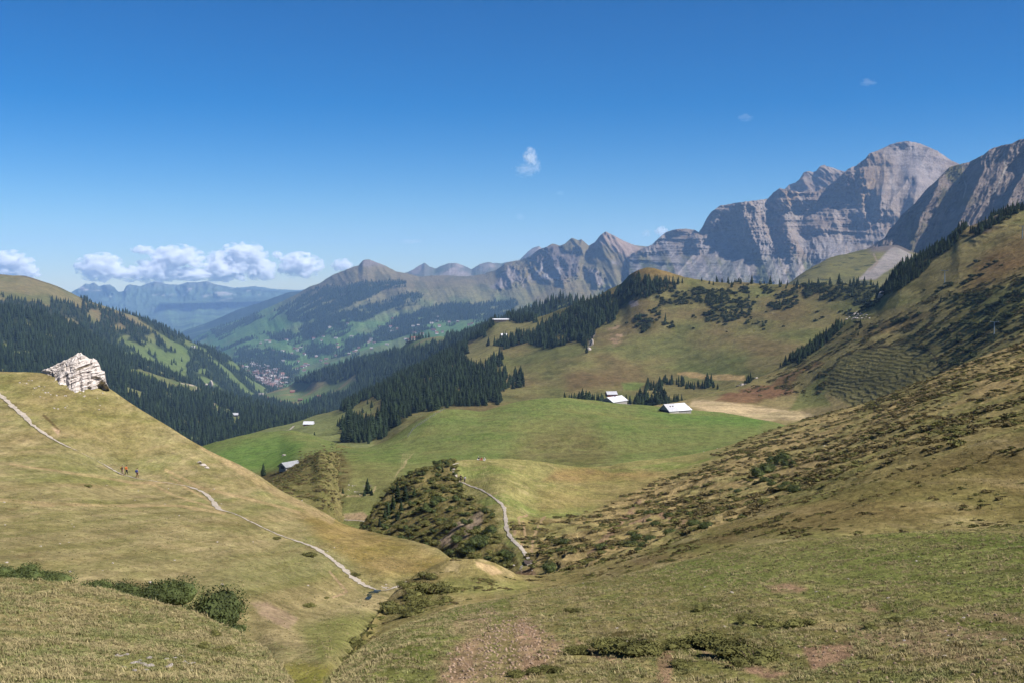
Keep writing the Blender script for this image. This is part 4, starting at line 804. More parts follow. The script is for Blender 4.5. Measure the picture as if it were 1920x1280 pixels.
def conifer_mesh(seed, tiers, arms, wide=.17):
    """crown only, unit height: tiers of drooping boughs round a dark core"""
    r = random.Random(seed); V, Fc = [], []
    n = 7
    for i, (h, w) in enumerate(((.07, .62), (.35, .5), (.65, .3), (.95, .04))):
        for k in range(n):
            a = 2 * math.pi * k / n; V.append((math.cos(a) * w * wide, math.sin(a) * w * wide, h))
    for i in range(3):
        for k in range(n):
            a, b = i * n + k, i * n + (k + 1) % n; Fc.append((a, b, b + n, a + n))
    for t in range(tiers):
        q = t / (tiers - 1); h = .06 + .90 * q ** .92
        L = wide * ((1 - q) ** .8 * (1.0 if q > .08 else .8) + .05)
        off = r.random() * 6.28
        m = max(4, int(arms * (1 - .45 * q)))
        for k in range(m):
            a = off + 2 * math.pi * (k + r.uniform(-.3, .3)) / m; l = L * r.uniform(.65, 1.25)
            if r.random() < .06: continue
            ca, sa = math.cos(a), math.sin(a); wd = l * r.uniform(.32, .5) + .008; dr = r.uniform(.10, .30) * l + .012
            hh = h + r.uniform(-.012, .012); th = .03 + .03 * (1 - q)
            b = len(V)
            V += [(ca * l * .12, sa * l * .12, hh + th), (ca * l * .6 - sa * wd, sa * l * .6 + ca * wd, hh - dr * .5),
                  (ca * l, sa * l, hh - dr), (ca * l * .6 + sa * wd, sa * l * .6 - ca * wd, hh - dr * .5), (ca * l * .55, sa * l * .55, hh - dr - th)]
            Fc += [(b, b + 1, b + 2, b + 2), (b, b + 2, b + 3, b + 3), (b + 1, b + 4, b + 2, b + 2), (b + 3, b + 2, b + 4, b + 4)]
    b = len(V); V += [(.012, 0, .93), (-.006, .01, .93), (-.006, -.01, .93), (0, 0, 1.0)]
    Fc += [(b, b + 1, b + 3, b + 3), (b + 1, b + 2, b + 3, b + 3), (b + 2, b, b + 3, b + 3)]
    return V, Fc
def mk(name, V, Fc, mat, smooth=False):
    me = bpy.data.meshes.new(name); me.from_pydata([tuple(v) for v in V], [], [tuple(dict.fromkeys(f)) for f in Fc]); me.materials.append(mat)
    if smooth: me.polygons.foreach_set("use_smooth", np.ones(len(me.polygons), bool))
    me.update(); return me
def tube(V, Fc, pts, n=6):
    b = len(V)
    for i, (x, y, z, r) in enumerate(pts):
        for k in range(n):
            a = 2 * math.pi * k / n; V.append((x + r * math.cos(a), y + r * math.sin(a), z))
    for i in range(len(pts) - 1):
        for k in range(n):
            p, q = b + i * n + k, b + i * n + (k + 1) % n; Fc.append((p, q, q + n, p + n))
def trunk_mesh():
    V, Fc = [], []; tube(V, Fc, [(0, 0, -.08, .022), (0, 0, .05, .017), (0, 0, .5, .010), (.0, 0, .96, .002)]); return V, Fc
CROWN = [mk("crown", *conifer_mesh(s, 15, 11, w_), m_needle) for s, w_ in ((1, .17), (2, .15), (3, .20), (4, .18))]
TRUNK = mk("trunk", *trunk_mesh(), m_bark)
def lo_tree(seed):
    V, Fc = conifer_mesh(seed, 6, 7, .19); return mk("far_tree", V, Fc, m_needle)

def bush_mesh(seed, n, flat=.62, leaf=.10, lobes=5):
    """leaf-sized faces through the volume of a lobed, uneven crown, unit radius"""
    r = random.Random(seed); V, Fc = [], []
    lob = [(r.uniform(-.5, .5), r.uniform(-.5, .5), r.uniform(.2, .5) * flat / .62, r.uniform(.35, .6)) for _ in range(lobes)]
    for (x, y, z, q) in lob:      # dark inner mass
        b = len(V)
        for i in range(5):
            ph = math.pi * i / 4
            for k in range(7):
                a = 2 * math.pi * k / 7; s = q * .72 * r.uniform(.85, 1.15)
                V.append((x + s * math.sin(ph) * math.cos(a), y + s * math.sin(ph) * math.sin(a), max(-.1, z + s * flat * math.cos(ph))))
        for i in range(4):
            for k in range(7):
                a_, b_ = b + i * 7 + k, b + i * 7 + (k + 1) % 7; Fc.append((a_, a_ + 7, b_ + 7, b_))
    for i in range(n):
        x, y, z, q = r.choice(lob); a = r.uniform(0, 6.283); c = r.uniform(-.35, 1); s = math.sqrt(1 - c * c); d = q * r.uniform(.7, 1.12)
        px, py, pz = x + d * s * math.cos(a), y + d * s * math.sin(a), z + d * flat * c
        if pz < 0: pz = r.uniform(0, .1)
        t = Vector((r.gauss(0, 1), r.gauss(0, 1), r.gauss(0, .7))).normalized(); u_ = t.orthogonal().normalized() * leaf * r.uniform(.6, 1.2); w_ = t.cross(u_) * .6
        b = len(V); V += [(px - u_.x, py - u_.y, pz - u_.z), (px + w_.x, py + w_.y, pz + w_.z), (px + u_.x, py + u_.y, pz + u_.z), (px - w_.x, py - w_.y, pz - w_.z)]
        Fc.append((b, b + 1, b + 2, b + 3))
    return V, Fc
def stems(seed):
    r = random.Random(seed); V, Fc = [], []
    for i in range(6):
        a = r.uniform(0, 6.28); tube(V, Fc, [(.1 * math.cos(a), .1 * math.sin(a), -.1, .035), (.25 * math.cos(a), .25 * math.sin(a), .25, .022), (.4 * math.cos(a + .3), .4 * math.sin(a + .3), .55, .008)], 5)
    return V, Fc
def tuft(seed, n=16, h=.3):
    r = random.Random(seed); V, Fc = [], []
    for i in range(n):
        a = r.uniform(0, 6.28); x, y = r.gauss(0, .09), r.gauss(0, .09); l = h * r.uniform(.5, 1.2); o = r.uniform(.3, .9) * l; w_ = r.uniform(.008, .02)
        ca, sa = math.cos(a), math.sin(a); b = len(V)
        V += [(x - sa * w_, y + ca * w_, -.03), (x + sa * w_, y - ca * w_, -.03), (x + ca * o * .4 + sa * w_ * .8, y + sa * o * .4 - ca * w_ * .8, l * .6), (x + ca * o * .4 - sa * w_ * .8, y + sa * o * .4 + ca * w_ * .8, l * .6), (x + ca * o, y + sa * o, l * .85)]
        Fc += [(b, b + 1, b + 2, b + 3), (b + 3, b + 2, b + 4, b + 4)]
    return V, Fc

# ---- one stuff object = one cloud of points that carries copies of its own small meshes
def stuff(name, pts, size, protos, label=None, cat=None, rot=None, aspect=None, seed=1):
    """pts (n,3), size (n,) ; protos: meshes kept inside the object's own node tree"""
    pts = np.asarray(pts, np.float32); n = len(pts)
    if n == 0: return None
    me = bpy.data.meshes.new(name); me.vertices.add(n); me.vertices.foreach_set("co", pts.ravel())
    a = me.attributes.new("sz", 'FLOAT_VECTOR', 'POINT'); s3 = np.repeat(np.asarray(size, np.float32)[:, None], 3, 1)
    if aspect is not None: s3 = s3 * np.asarray(aspect, np.float32)
    a.data.foreach_set("vector", s3.astype(np.float32).ravel())
    g = np.random.default_rng(seed)
    a = me.attributes.new("rt", 'FLOAT_VECTOR', 'POINT'); r3 = np.zeros((n, 3), np.float32); r3[:, 2] = g.uniform(0, 6.283, n) if rot is None else rot; r3[:, :2] = g.normal(0, .05, (n, 2))
    a.data.foreach_set("vector", r3.ravel())
    a = me.attributes.new("vi", 'INT', 'POINT'); a.data.foreach_set("value", g.integers(0, len(protos), n).astype(np.int32))
    o = link(name, me); ng = bpy.data.node_groups.new(name, 'GeometryNodeTree')
    ng.interface.new_socket("Geometry", in_out='INPUT', socket_type='NodeSocketGeometry'); ng.interface.new_socket("Geometry", in_out='OUTPUT', socket_type='NodeSocketGeometry')
    N, L = ng.nodes, ng.links
    gi, go = N.new('NodeGroupInput'), N.new('NodeGroupOutput'); ip = N.new('GeometryNodeInstanceOnPoints'); gt = N.new('GeometryNodeGeometryToInstance')
    for p in reversed(protos):
        oi = N.new('GeometryNodeObjectInfo'); oi.transform_space = 'ORIGINAL'; oi.inputs['Object'].default_value = p; L.new(oi.outputs['Geometry'], gt.inputs[0])
    ip.inputs['Pick Instance'].default_value = True
    def attr(nm, ty):
        x = N.new('GeometryNodeInputNamedAttribute'); x.data_type = ty; x.inputs[0].default_value = nm; return x.outputs[0]
    L.new(gi.outputs[0], ip.inputs['Points']); L.new(gt.outputs[0], ip.inputs['Instance']); L.new(attr("vi", 'INT'), ip.inputs['Instance Index'])
    eu = N.new('FunctionNodeEulerToRotation'); L.new(attr("rt", 'FLOAT_VECTOR'), eu.inputs[0]); L.new(eu.outputs[0], ip.inputs['Rotation'])
    L.new(attr("sz", 'FLOAT_VECTOR'), ip.inputs['Scale']); L.new(ip.outputs[0], go.inputs[0])
    md_ = o.modifiers.new("scatter", 'NODES'); md_.node_group = ng
    tag(o, label, cat, kind="stuff"); return o
_protos = {}
def proto_ob(key, me):
    """a mesh carrier for the scatter: an object kept out of the scene, only its mesh data is used"""
    if key not in _protos: _protos[key] = bpy.data.objects.new(key, me)
    return _protos[key]

# ---- gather the conifers of the whole valley
TREES = []      # (points, heights, region)
def add_trees(layer, wf, per, hmean, hsd, region, rows=None, cap=60000):
    p = layer.scatter(lambda tot: min(cap, tot / per), lambda U, V, P: wf(U, V, P), rows)
    if len(p): TREES.append((p, np.clip(rng.normal(hmean, hsd, len(p)), hmean * .3, hmean * 1.6), region))
add_trees(cb, cb_wood, 34, 10.8, 4.0, "spur")
add_trees(cb, lambda U, V, P: inpoly(U, V, [(640, 770), (700, 740), (760, 760), (740, 800), (700, 830), (640, 830)], 5) * .08 + cb_scrub(U, V, P) * .10 * sstep(1180, 1300, U), 60, 7, 2.6, "bowl")
add_trees(cb, lambda U, V, P: inpoly(U, V, CB_WOOD[5], 3), 260, 6.5, 2, "bowl")
add_trees(rh, rh_wood, 11, 5.8, 1.9, "rock rib")
add_trees(rh, lambda U, V, P: rh_scrub(U, V, P) * .05, 40, 5, 1.5, "right hill")
add_trees(lh, lh_wood, 230, 17, 5, "left hill", cap=16000)
add_trees(mr, mr_wood, 160, 17, 5, "middle ridge", cap=18000)
add_trees(lf, lf_wood, 125, 16, 5, "valley wood", cap=16000)
add_trees(fs, fs_wood, 380, 22, 5, "mountain", cap=26000)
# trees placed one by one: (layer, u, v, height, region)
def at_trees(layer, spec, region):
    P = np.array([layer.at(u, v) for u, v, h in spec]); TREES.append((P, np.array([h for _, _, h in spec], float), region))
at_trees(gh, [(689, 928, 5.6), (643, 926, 2.6), (697, 931, 2.8), (683, 932, 2.5), (494, 893, 6.5)], "hollow")
at_trees(md, [(745, 938, 5.6), (760, 936, 4.4), (737, 955, 4.0), (752, 962, 3.6), (722, 972, 3), (712, 988, 2.6), (776, 930, 2.8), (728, 965, 3.4), (745, 975, 3.0), (830, 885, 2.0), (845, 880, 1.8), (795, 955, 2.4)], "ravine")
g_ = [(1060 + i * 2.6 + random.uniform(-2, 2), random.uniform(752, 760), random.uniform(7, 12)) for i in range(22)] + [(1086, 758, 15), (1092, 757, 17), (1099, 758, 17), (1105, 757, 15), (1111, 758, 13)]
g_ += [(1120 + i * 2.5, 757 - random.uniform(0, 5), random.uniform(8, 11)) for i in range(5)] + [(1150, 752, 8), (1174, 758, 12), (1181, 757, 10)]
g_ += [(1190 + i * 1.7 + random.uniform(-2, 2), 768 - random.uniform(0, 16), random.uniform(10, 17) * (1 if i < 34 else .6)) for i in range(56)]
g_ += [(1235 + random.uniform(0, 48), 716 + random.uniform(-2, 8), random.uniform(6, 11)) for i in range(34)] + [(1208 + random.uniform(0, 32), 730 + random.uniform(-6, 8), random.uniform(7, 13)) for i in range(22)]
g_ += [(1286 + random.uniform(0, 62), 724 + random.uniform(-3, 5), random.uniform(5, 9)) for i in range(34)] + [(1326, 722, 16), (1333, 722, 15), (1329, 725, 14)]
at_trees(cb, g_, "barn grove")
at_trees(cb, [(972, 726, 19), (962, 730, 14), (915, 648, 16), (1100, 662, 13), (651, 795, 20), (658, 800, 22), (664, 806, 20), (655, 812, 24), (668, 798, 17), (633, 797, 9), (638, 797, 10), (641, 797, 9), (669, 822, 16), (646, 828, 14), (700, 806, 16), (712, 808, 20), (708, 796, 20), (590, 818, 6), (1247, 605, 14), (1200, 598, 12)], "meadow edge")
at_trees(lh, [(322, 684, 24), (326, 680, 22), (341, 678, 20), (330, 684, 18), (244, 590, 18), (250, 592, 18), (218, 582, 16)], "left hill")
allP = np.concatenate([t[0] for t in TREES]); allH = np.concatenate([t[1] for t in TREES]); allR = np.concatenate([[t[2]] * len(t[0]) for t in TREES])
# which of them the camera can see: march the sight line against the nearer silhouettes
def visible(P, H):
    u, v = proj(P + np.stack([0 * H, 0 * H, H * .7], -1)); r = np.hypot(P[:, 0], P[:, 1]); ok = (u > -15) & (u < 1935)
    for L in (gs, cb, lh, mr, lf, rh, gh, kn, md, nl, fb, fa, fl):
        rv = np.interp(u, L.u, L.V0[L.ridx], left=9e9, right=9e9); rr_ = np.interp(u, L.u, L.Rr[L.ridx])
        ok &= ~((v > rv + 1.5) & (r > rr_ * 1.02))
    return ok
vis = visible(allP, allH)
app = allH / np.linalg.norm(allP, axis=1) * vis
order = np.argsort(-app); NEAR = order[:300]; rest = np.setdiff1d(np.nonzero(vis | (np.hypot(allP[:, 0], allP[:, 1]) < 2500))[0], NEAR)
LAB = {"spur": ("tall dark spruce standing in the belt of forest that climbs the wooded spur", "spruces of the wooded spur"),
       "bowl": ("small spruce among scrub on the slope of the green bowl", "scattered spruces on the bowl slope"),
       "rock rib": ("dark conifer in the steep line of trees along the rocky rib of the right hill", "conifers along the rocky rib"),
       "right hill": ("low conifer among scrub high on the right hill", "low conifers on the right hill"),
       "hollow": ("small spruce in the grassy hollow beyond the left hillside", "small spruces in the hollow"),
       "ravine": ("stunted dark spruce growing among the shrubs on the ravine flank", "stunted spruces on the ravine flank"),
       "barn grove": ("spruce in the grove behind the two silver roofed barns", "spruces of the grove behind the barns"),
       "meadow edge": ("spruce standing apart on pasture beside the wooded spur", "spruces standing apart beside the spur"),
       "left hill": ("spruce on the flank of the far left hill", "spruces on the left hill"), "valley wood": ("spruce in the wood filling the left valley", "spruces in the valley wood"),
       "middle ridge": ("spruce on the wooded middle ridge", "spruces on the middle ridge"), "mountain": ("spruce on the mountain slope", "spruces on the mountain")}
SPECIAL = {(689, 928): "tallest spruce in the grassy hollow right of the heath knoll", (643, 926): "short lone spruce at the left rim of the grassy hollow",
           (494, 893): "dark little spruce peeking over the left hillside left of the stone barn", (972, 726): "broad lone spruce at the right tip of the wooded spur",
           (915, 648): "single spruce in the middle of the high clearing on the spur", (745, 938): "tallest dark spruce at the upper left edge of the ravine shrubs"}
def build_tree(p, h, region, i):
    t = copy_tree(TPROTO[i % 4], p - np.array([0, 0, .02 * h]), rng.uniform(0, 6.28), h * np.array([rng.uniform(.95, 1.3) * {'barn grove': 1.75, 'ravine': 1.15, 'hollow': 1.15, 'meadow edge': 1.3}.get(region, 1.1)] * 2 + [1]))
    lab, grp = LAB[region]; t["label"] = lab; t["group"] = grp
    u, v = proj(p)
    for k, l in SPECIAL.items():
        if abs(k[0] - u) < 1.5 and abs(k[1] - v) < 3 and h > 2.4: t["label"] = l
    return t
TPROTO = []
for i in range(4):
    t = empty("spruce_tree"); tag(t, "x", "tree"); c = link("crown", CROWN[i], t); d = link("trunk", TRUNK, t); addkid(t, c); addkid(t, d); CH[t.name] = [c, d]; TPROTO.append(t)
for n_, k in enumerate(NEAR): build_tree(allP[k], float(allH[k]), str(allR[k]), n_)
for t in TPROTO:
    for c in list(CH[t.name]): bpy.data.objects.remove(c)
    bpy.data.objects.remove(t)
far = [proto_ob("far_tree_%d" % i, lo_tree(20 + i)) for i in range(3)]
mids = [proto_ob("mid_tree_%d" % i, mk("mid_tree", *conifer_mesh(40 + i, 11, 9, w_), m_needle)) for i, w_ in enumerate((.16, .19, .17))]
rr_ = np.hypot(allP[rest, 0], allP[rest, 1]); A = rest[rr_ < 2600]; B = rest[rr_ >= 2600]
stuff("conifer_forest", allP[A] - np.array([0, 0, .2]), allH[A], mids, "dark spruce forest covering the wooded spur and the ribs of the hills", "forest", seed=3, aspect=np.stack([rng.uniform(1.0, 1.6, len(A))] * 2 + [np.ones(len(A))], -1))
stuff("distant_forest", allP[B] - np.array([0, 0, .3]), allH[B], far, "dark forest clothing the valley sides and far slopes", "forest", seed=4,
      aspect=np.tile([1.25, 1.25, 1.0], (len(B), 1)))

# ---- bushes: scrub on the hills (largest as things, the rest as one mass), alders in the ravine
BUSH = [mk("scrub", *bush_mesh(50 + i, 420, .6, .13), m_leafd) for i in range(3)]
ALD = [mk("alder", *bush_mesh(60 + i, 3600, .8, .034, 8), m_leaf) for i in range(3)]
DWF = [mk("dwarf", *bush_mesh(70 + i, 1400, .5, .042, 7), m_rhodo) for i in range(3)]
STEM = mk("stem", *stems(5), m_bark)
sp = [cb.scatter(lambda t: min(3500, t / 26), cb_scrub), rh.scatter(lambda t: min(1200, t / 32), lambda U, V, P: np.maximum(rh_scrub(U, V, P), .5 * rh_wood(U, V, P)))]
spc = [np.concatenate([sp[0]]), sp[1]]
ssz = [np.clip(rng.normal(2.8, .9, len(sp[0])), 1, 5), np.clip(rng.normal(2.1, .7, len(sp[1])), .8, 4)]
reg = np.array([0] * len(sp[0]) + [1] * len(sp[1])); sP = np.concatenate(sp); sS = np.concatenate(ssz)
vis = visible(sP, sS); od = np.argsort(-(sS / np.linalg.norm(sP, axis=1) * vis)); keep = od[:300]; oth = np.setdiff1d(np.nonzero(vis)[0], keep)
for k in keep:
    o = link("scrub_bush", BUSH[int(rng.integers(3))], None, sP[k]); o.rotation_euler = (0, 0, rng.uniform(0, 6.28)); s_ = float(sS[k]); o.scale = (s_ * 1.2, s_ * 1.2, s_)
    lab, grp = (("dark rounded scrub bush on the slope of the green bowl", "scrub bushes on the bowl slope"), ("dark rounded scrub bush on the brown right hill", "scrub bushes on the right hill"))[int(reg[k])]
    tag(o, lab, "bush", grp)
stuff("scrub", sP[oth], sS[oth] * 1.1, [proto_ob("scrub_%d" % i, BUSH[i]) for i in range(3)], "dark pine and alder scrub over the upper hill slopes", "scrub", seed=5)

def bush(layer, u, v, rad, mesh, label, group=None, name="alder_bush", sz=1.0, dz=-.05):
    p = layer.at(u, v); t = empty(name, p + np.array([0, 0, dz * rad]), rng.uniform(0, 6.28)); tag(t, label, "bush", group)
    t.scale = (rad, rad, rad * sz); link("foliage", mesh, t); link("stem", STEM, t); return t
# foreground alders behind the left knoll
def nlb(u, v, rad, i, label, **k): return bush(nl, u, v, rad * 1.55, ALD[i], label, **k)
nlb(412, 1172, 1.8, 0, "largest dark green alder bush, right end of the row behind the left knoll", sz=1.0)
nlb(312, 1138, 1.55, 1, "rounded green alder bush left of the largest one behind the left knoll")
nlb(375, 1168, 1.1, 2, "low green bush filling the gap between the two big alder bushes", sz=.8)
nlb(275, 1140, 1.0, 2, "pale green small bush just left of the rounded alder bush", sz=.95)
nlb(225, 1126, 1.2, 0, "low pale bush halfway along the bush row behind the left knoll", sz=.85)
nlb(185, 1116, 1.1, 1, "low scrubby bush left of the middle of the bush row", sz=.8)
nlb(88, 1092, 1.2, 1, "dull green bush near the left picture edge above the knoll", sz=.7)
nlb(50, 1088, 1.3, 2, "wide green bush second from the left picture edge above the knoll", sz=.7)
nlb(8, 1085, 1.2, 0, "green bush cut by the left picture edge above the knoll", sz=.7)
bush(nl, 148, 1108, 1.6, DWF[0], "reddish brown dwarf bush between the left bushes and the alders", name="dwarf_bush")
bush(nl, 440, 1185, 1.0, ALD[1], "small bush tucked under the right side of the largest alder bush", sz=.7)
for u, v, r_, l in ((384, 1215, .25, "smaller of the two rust green tufts on the right shoulder of the left knoll"), (418, 1222, .32, "larger rust green dwarf bush on the right shoulder of the left knoll"), (400, 1192, .3, "brown dwarf bush just below the largest alder bush")):
    bush(fl, u, v, r_, DWF[1], l, name="dwarf_bush")
for u, v, r_, l in ((580, 1138, .8, "rust coloured dwarf bush on the slope right of the alder row"), (612, 1122, .4, "tiny dark dwarf bush above the rust coloured one"), (580, 1042, 1.2, "grey brown bush just below the footpath"), (665, 1080, 1.0, "grey brown bush between the footpath and its lower branch"), (165, 912, .9, "flat brown bush patch below the hikers"), (520, 1010, .8, "low brown bush above the bend of the footpath")):
    bush(nl, u, v, r_, DWF[2], l, name="dwarf_bush", sz=.8)
# foreground dwarf shrubs on the right slope
for u, v, r_, l in ((1150, 1222, .85, "left half of the long dark dwarf shrub patch in the right foreground"), (1195, 1228, .9, "right half of the first dark dwarf shrub patch in the right foreground"), (1272, 1215, .62, "round dwarf shrub between the two long patches"), (1278, 1248, .4, "small dwarf shrub below the round one"),
                    (1330, 1215, .8, "left end of the biggest dwarf shrub patch"), (1375, 1230, .95, "middle of the biggest dwarf shrub patch"), (1415, 1242, .8, "right end of the biggest dwarf shrub patch"), (1400, 1170, .6, "dark dwarf shrub above the biggest patch"), (1440, 1172, .5, "small shrub right of the one above the biggest patch"),
                    (1500, 1172, .6, "low shrub in the middle of the right foreground slope"), (1320, 1140, .5, "little green shrub highest on the foreground slope"), (1085, 1225, .5, "shrub beside the white stone in the foreground"), (1020, 1262, .5, "shrub at the lower edge of the red scree"), (1680, 1165, .35, "small dark shrub right of the bare earth hole"), (1635, 1178, .3, "tiny dark shrub below the bare earth hole"),
                    (1075, 1150, .45, "small shrub above the red scree"), (970, 1270, .35, "low shrub at the bottom edge left of the scree shrub")):
    bush(fa, u, v, r_ * .85, DWF[int(rng.integers(3))], l + " on the grassy slope" if len(l.split()) < 8 else l, name="dwarf_bush", sz=.75)
for u, v, r_, l in ((815, 1112, 1.9, "dark shrub on the left flank of the little mound"), (770, 1120, 1.5, "dark shrub above the stream on the flank of the mound"), (745, 1145, 1.6, "lowest dark shrub between the stream and the foreground slope"), (790, 1140, 1.4, "shrub behind the crest of the foreground slope"), (765, 1100, 1.1, "small shrub on the upper left edge of the mound"), (800, 1085, 1.2, "small shrub near the top left of the mound"), (830, 1130, 1.0, "paler shrub right of the dark mound shrubs"), (770, 1155, 1.3, "shrub close to the foreground crest below the mound")):
    bush(fb, u, v, r_ * 1.2, DWF[int(rng.integers(3))], l, name="dwarf_bush", sz=.8)
for k in range(9):
    bush(fb, 648 + k * 9.5 + rng.normal(0, 3), float(np.interp(648 + k * 9.5, fb.u, fb.V0[fb.ridx])) + 5, rng.uniform(.5, .9), DWF[k % 3], 'low dwarf bush along the edge of the gully below the stream', 'dwarf bushes along the gully edge', name='dwarf_bush', sz=.8)
# ravine alders
def rav_w(U, V, P): return inpoly(U, V, RAV, 4) * (1 - inpoly(U, V, [(820, 1015), (880, 965), (905, 955), (900, 985), (850, 1030), (830, 1035)], 6) * .8)
rp = md.scatter(560, rav_w); rs = np.clip(rng.normal(.95, .38, len(rp)), .35, 2.0)
vis = visible(rp, rs + .5); rp = rp[vis]; rs = rs[vis]; od = np.argsort(-rs); bigs = rng.random(len(rp)) < .22
cut = [k for k in od if bigs[k]][:90] + [k for k in od if not bigs[k]][:200]
for k in cut:
    p, s_, big = rp[k], rs[k], bigs[k]
    o = link("alder_shrub" if big else "dwarf_shrub", (ALD if big else DWF)[int(rng.integers(3))], None, p - np.array([0, 0, .1])); o.rotation_euler = (0, 0, rng.uniform(0, 6.28)); o.scale = (s_, s_, s_ * rng.uniform(.8, 1.3))
    tag(o, "green alder shrub among the tangle on the ravine flank" if big else "olive brown dwarf shrub among the tangle on the ravine flank", "shrub", "alder shrubs on the ravine flank" if big else "dwarf shrubs on the ravine flank")
oth = np.setdiff1d(np.arange(len(rp)), np.array(cut))
stuff("undergrowth", rp[oth], rs[oth], [proto_ob("ug_%d" % i, DWF[i]) for i in range(3)], "low olive undergrowth filling the ravine flank", "undergrowth", seed=15)
for u, v, r_, l in ((900, 1024, 2.5, "large dark alder bush left of the footpath in the ravine"), (880, 1036, 2.2, "dark alder bush at the lower end of the ravine"), (920, 1000, 1.9, "alder bush touching the footpath bend from the left"), (858, 1014, 1.7, "alder bush beside the bare patch in the ravine"), (822, 945, 2.0, "grey green alder halfway up the ravine flank"), (800, 955, 1.8, "dark alder left of the grey green one in the ravine"), (945, 1045, 1.2, "shrub right above the small footbridge"), (875, 985, 1.5, "alder above the bare rosy patch in the ravine")):
    bush(md, u, v, r_, ALD[int(rng.integers(3))], l, sz=.95)
for u, v, r_, l in ((1465, 868, 2.6, "tall dark green alder bush on the right heath slope"), (1440, 888, 2.6, "dark alder bush below the tall one on the right heath slope"), (1420, 900, 2.0, "lowest alder of the group on the right heath slope"), (1478, 880, 1.7, "small alder right of the tall one on the right heath slope"), (1445, 870, 1.6, "small alder left of the tall one on the right heath slope")):
    bush(md, u, v, r_, ALD[int(rng.integers(3))], l, sz=1.1)
bush(md, 1030, 1068, 1.6, ALD[2], "dark alder bush right of the small footbridge")

sh = md.scatter(85, lambda U, V, P: inpoly(U, V, [(1010, 1070), (1060, 1010), (1200, 960), (1340, 930), (1480, 880), (1500, 920), (1350, 985), (1200, 1040), (1060, 1080)], 10))
for p in sh:
    k = int(rng.integers(3)); o = link("slope_shrub", (ALD if k == 0 else DWF)[k], None, p - np.array([0, 0, .1])); r_ = rng.uniform(.6, 1.25); o.scale = (r_ * 1.3, r_, r_ * .9); o.rotation_euler = (0, 0, rng.uniform(-.4, .4))
    tag(o, "dark olive shrub on the lower part of the right heath slope", "shrub", "shrubs low on the right heath slope")
# ---- heath on the right slope and knoll: nobody could count it
HE = [proto_ob("heath_%d" % i, mk("heath_clump", *bush_mesh(80 + i, 150, .45, .16, 4), m_heath)) for i in range(3)]
HG = [proto_ob("heathg_%d" % i, mk("heath_clump_green", *bush_mesh(90 + i, 150, .45, .16, 4), m_rhodo)) for i in range(2)]
hp = md.scatter(4000, lambda U, V, P: md_heath(U, V, P) + .05 * inpoly(U, V, HSL, 6)); h2 = kn.scatter(850, lambda U, V, P: sstep(-.15, .12, fbm(P[..., 0] / 7, P[..., 1] / 7, 4)) * inpoly(U, V, [(480, 930), (540, 870), (600, 840), (635, 845), (640, 900), (640, 970), (560, 960)], 5))
h5 = gh.scatter(260, lambda U, V, P: inpoly(U + 9 * fbm(P[..., 0] / 6, P[..., 1] / 6, 3), V, [(560, 850), (622, 838), (645, 848), (650, 900), (640, 950), (590, 965), (560, 940)], 12))
h3 = rh.scatter(3500, lambda U, V, P: inpoly(U, V, [(1400, 735), (1540, 660), (1700, 580), (1940, 500), (1940, 660), (1700, 735)], 10) * sstep(.05, .2, fbm(P[..., 0] / 14, P[..., 1] / 14, 3)) * (1 - inpoly(U, V, TERR, 2)))
h4 = fb.scatter(1500, lambda U, V, P: sstep(.08, .3, fbm(P[..., 0] / 5, P[..., 1] / 5 + 3, 3)) * (.15 + inpoly(U, V, [(1150, 1060), (1300, 1015), (1500, 960), (1500, 1000), (1300, 1040)], 10)))
H = np.concatenate([hp, h2, h3, h4, h5]); hs_ = np.concatenate([rng.uniform(.35, 1.05, len(hp)), rng.uniform(.5, 1.1, len(h2)), rng.uniform(.6, 1.5, len(h3)), rng.uniform(.15, .4, len(h4)), rng.uniform(.4, .9, len(h5))])
stuff("heath", H - np.array([0, 0, .05]), hs_, HE + HG, "brown and olive heath growing in clumps over the right slope and knoll", "heath", seed=6, aspect=np.stack([rng.uniform(1, 1.6, len(H)), rng.uniform(.8, 1.1, len(H)), rng.uniform(.6, 1.0, len(H))], -1))

# ---- grass
TD = [proto_ob("tuft_dry_%d" % i, mk("dry_tuft", *tuft(i, 18, .26), m_straw)) for i in range(3)]
TG = [proto_ob("tuft_green_%d" % i, mk("green_tuft", *tuft(10 + i, 18, .2), m_blade)) for i in range(3)]
def dens(L_, lo, hi):   # equal cover in view, thinning with distance
    def f(U, V, P):
        r = np.hypot(P[..., 0], P[..., 1]); n = fbm(P[..., 0] / 1.6, P[..., 1] / 1.6, 3); return (1 / r ** 1.3) * (.35 + sstep(-.2, .3, n)) * (r < hi)
    return f
gp = [fa.scatter(46000, dens(fa, 0, 90)), fl.scatter(32000, dens(fl, 0, 90)), fb.scatter(8000, dens(fb, 0, 180)), nl.scatter(14000, dens(nl, 0, 170))]
G = np.concatenate(gp); gu, gv_ = proj(G)
bare = np.zeros(len(G))
for q in ([(840, 1235), (940, 1165), (985, 1165), (1050, 1205), (1030, 1250), (960, 1290), (840, 1290)], [(1440, 1098), (1480, 1090), (1515, 1098), (1500, 1112)], [(1230, 1210), (1262, 1215), (1262, 1290), (1240, 1285)], [(1300, 1235), (1350, 1250), (1480, 1262), (1450, 1285), (1320, 1260)], [(470, 1130), (505, 1128), (560, 1160), (545, 1180), (490, 1158)], [(1500, 1215), (1600, 1205), (1600, 1232), (1520, 1262)]): bare = np.maximum(bare, inpoly(gu, gv_, q, 8))
G = G[rng.random(len(G)) > bare * .93]; rg = np.linalg.norm(G, axis=1)
n = fbm(G[:, 0] / 2.2, G[:, 1] / 2.2, 3) + rng.normal(0, .22, len(G)); dry = n > .02
gsz = rng.uniform(.10, .30, len(G)) * (1 + .8 * (rng.random(len(G)) < .06)) * (1 + rg / 150)
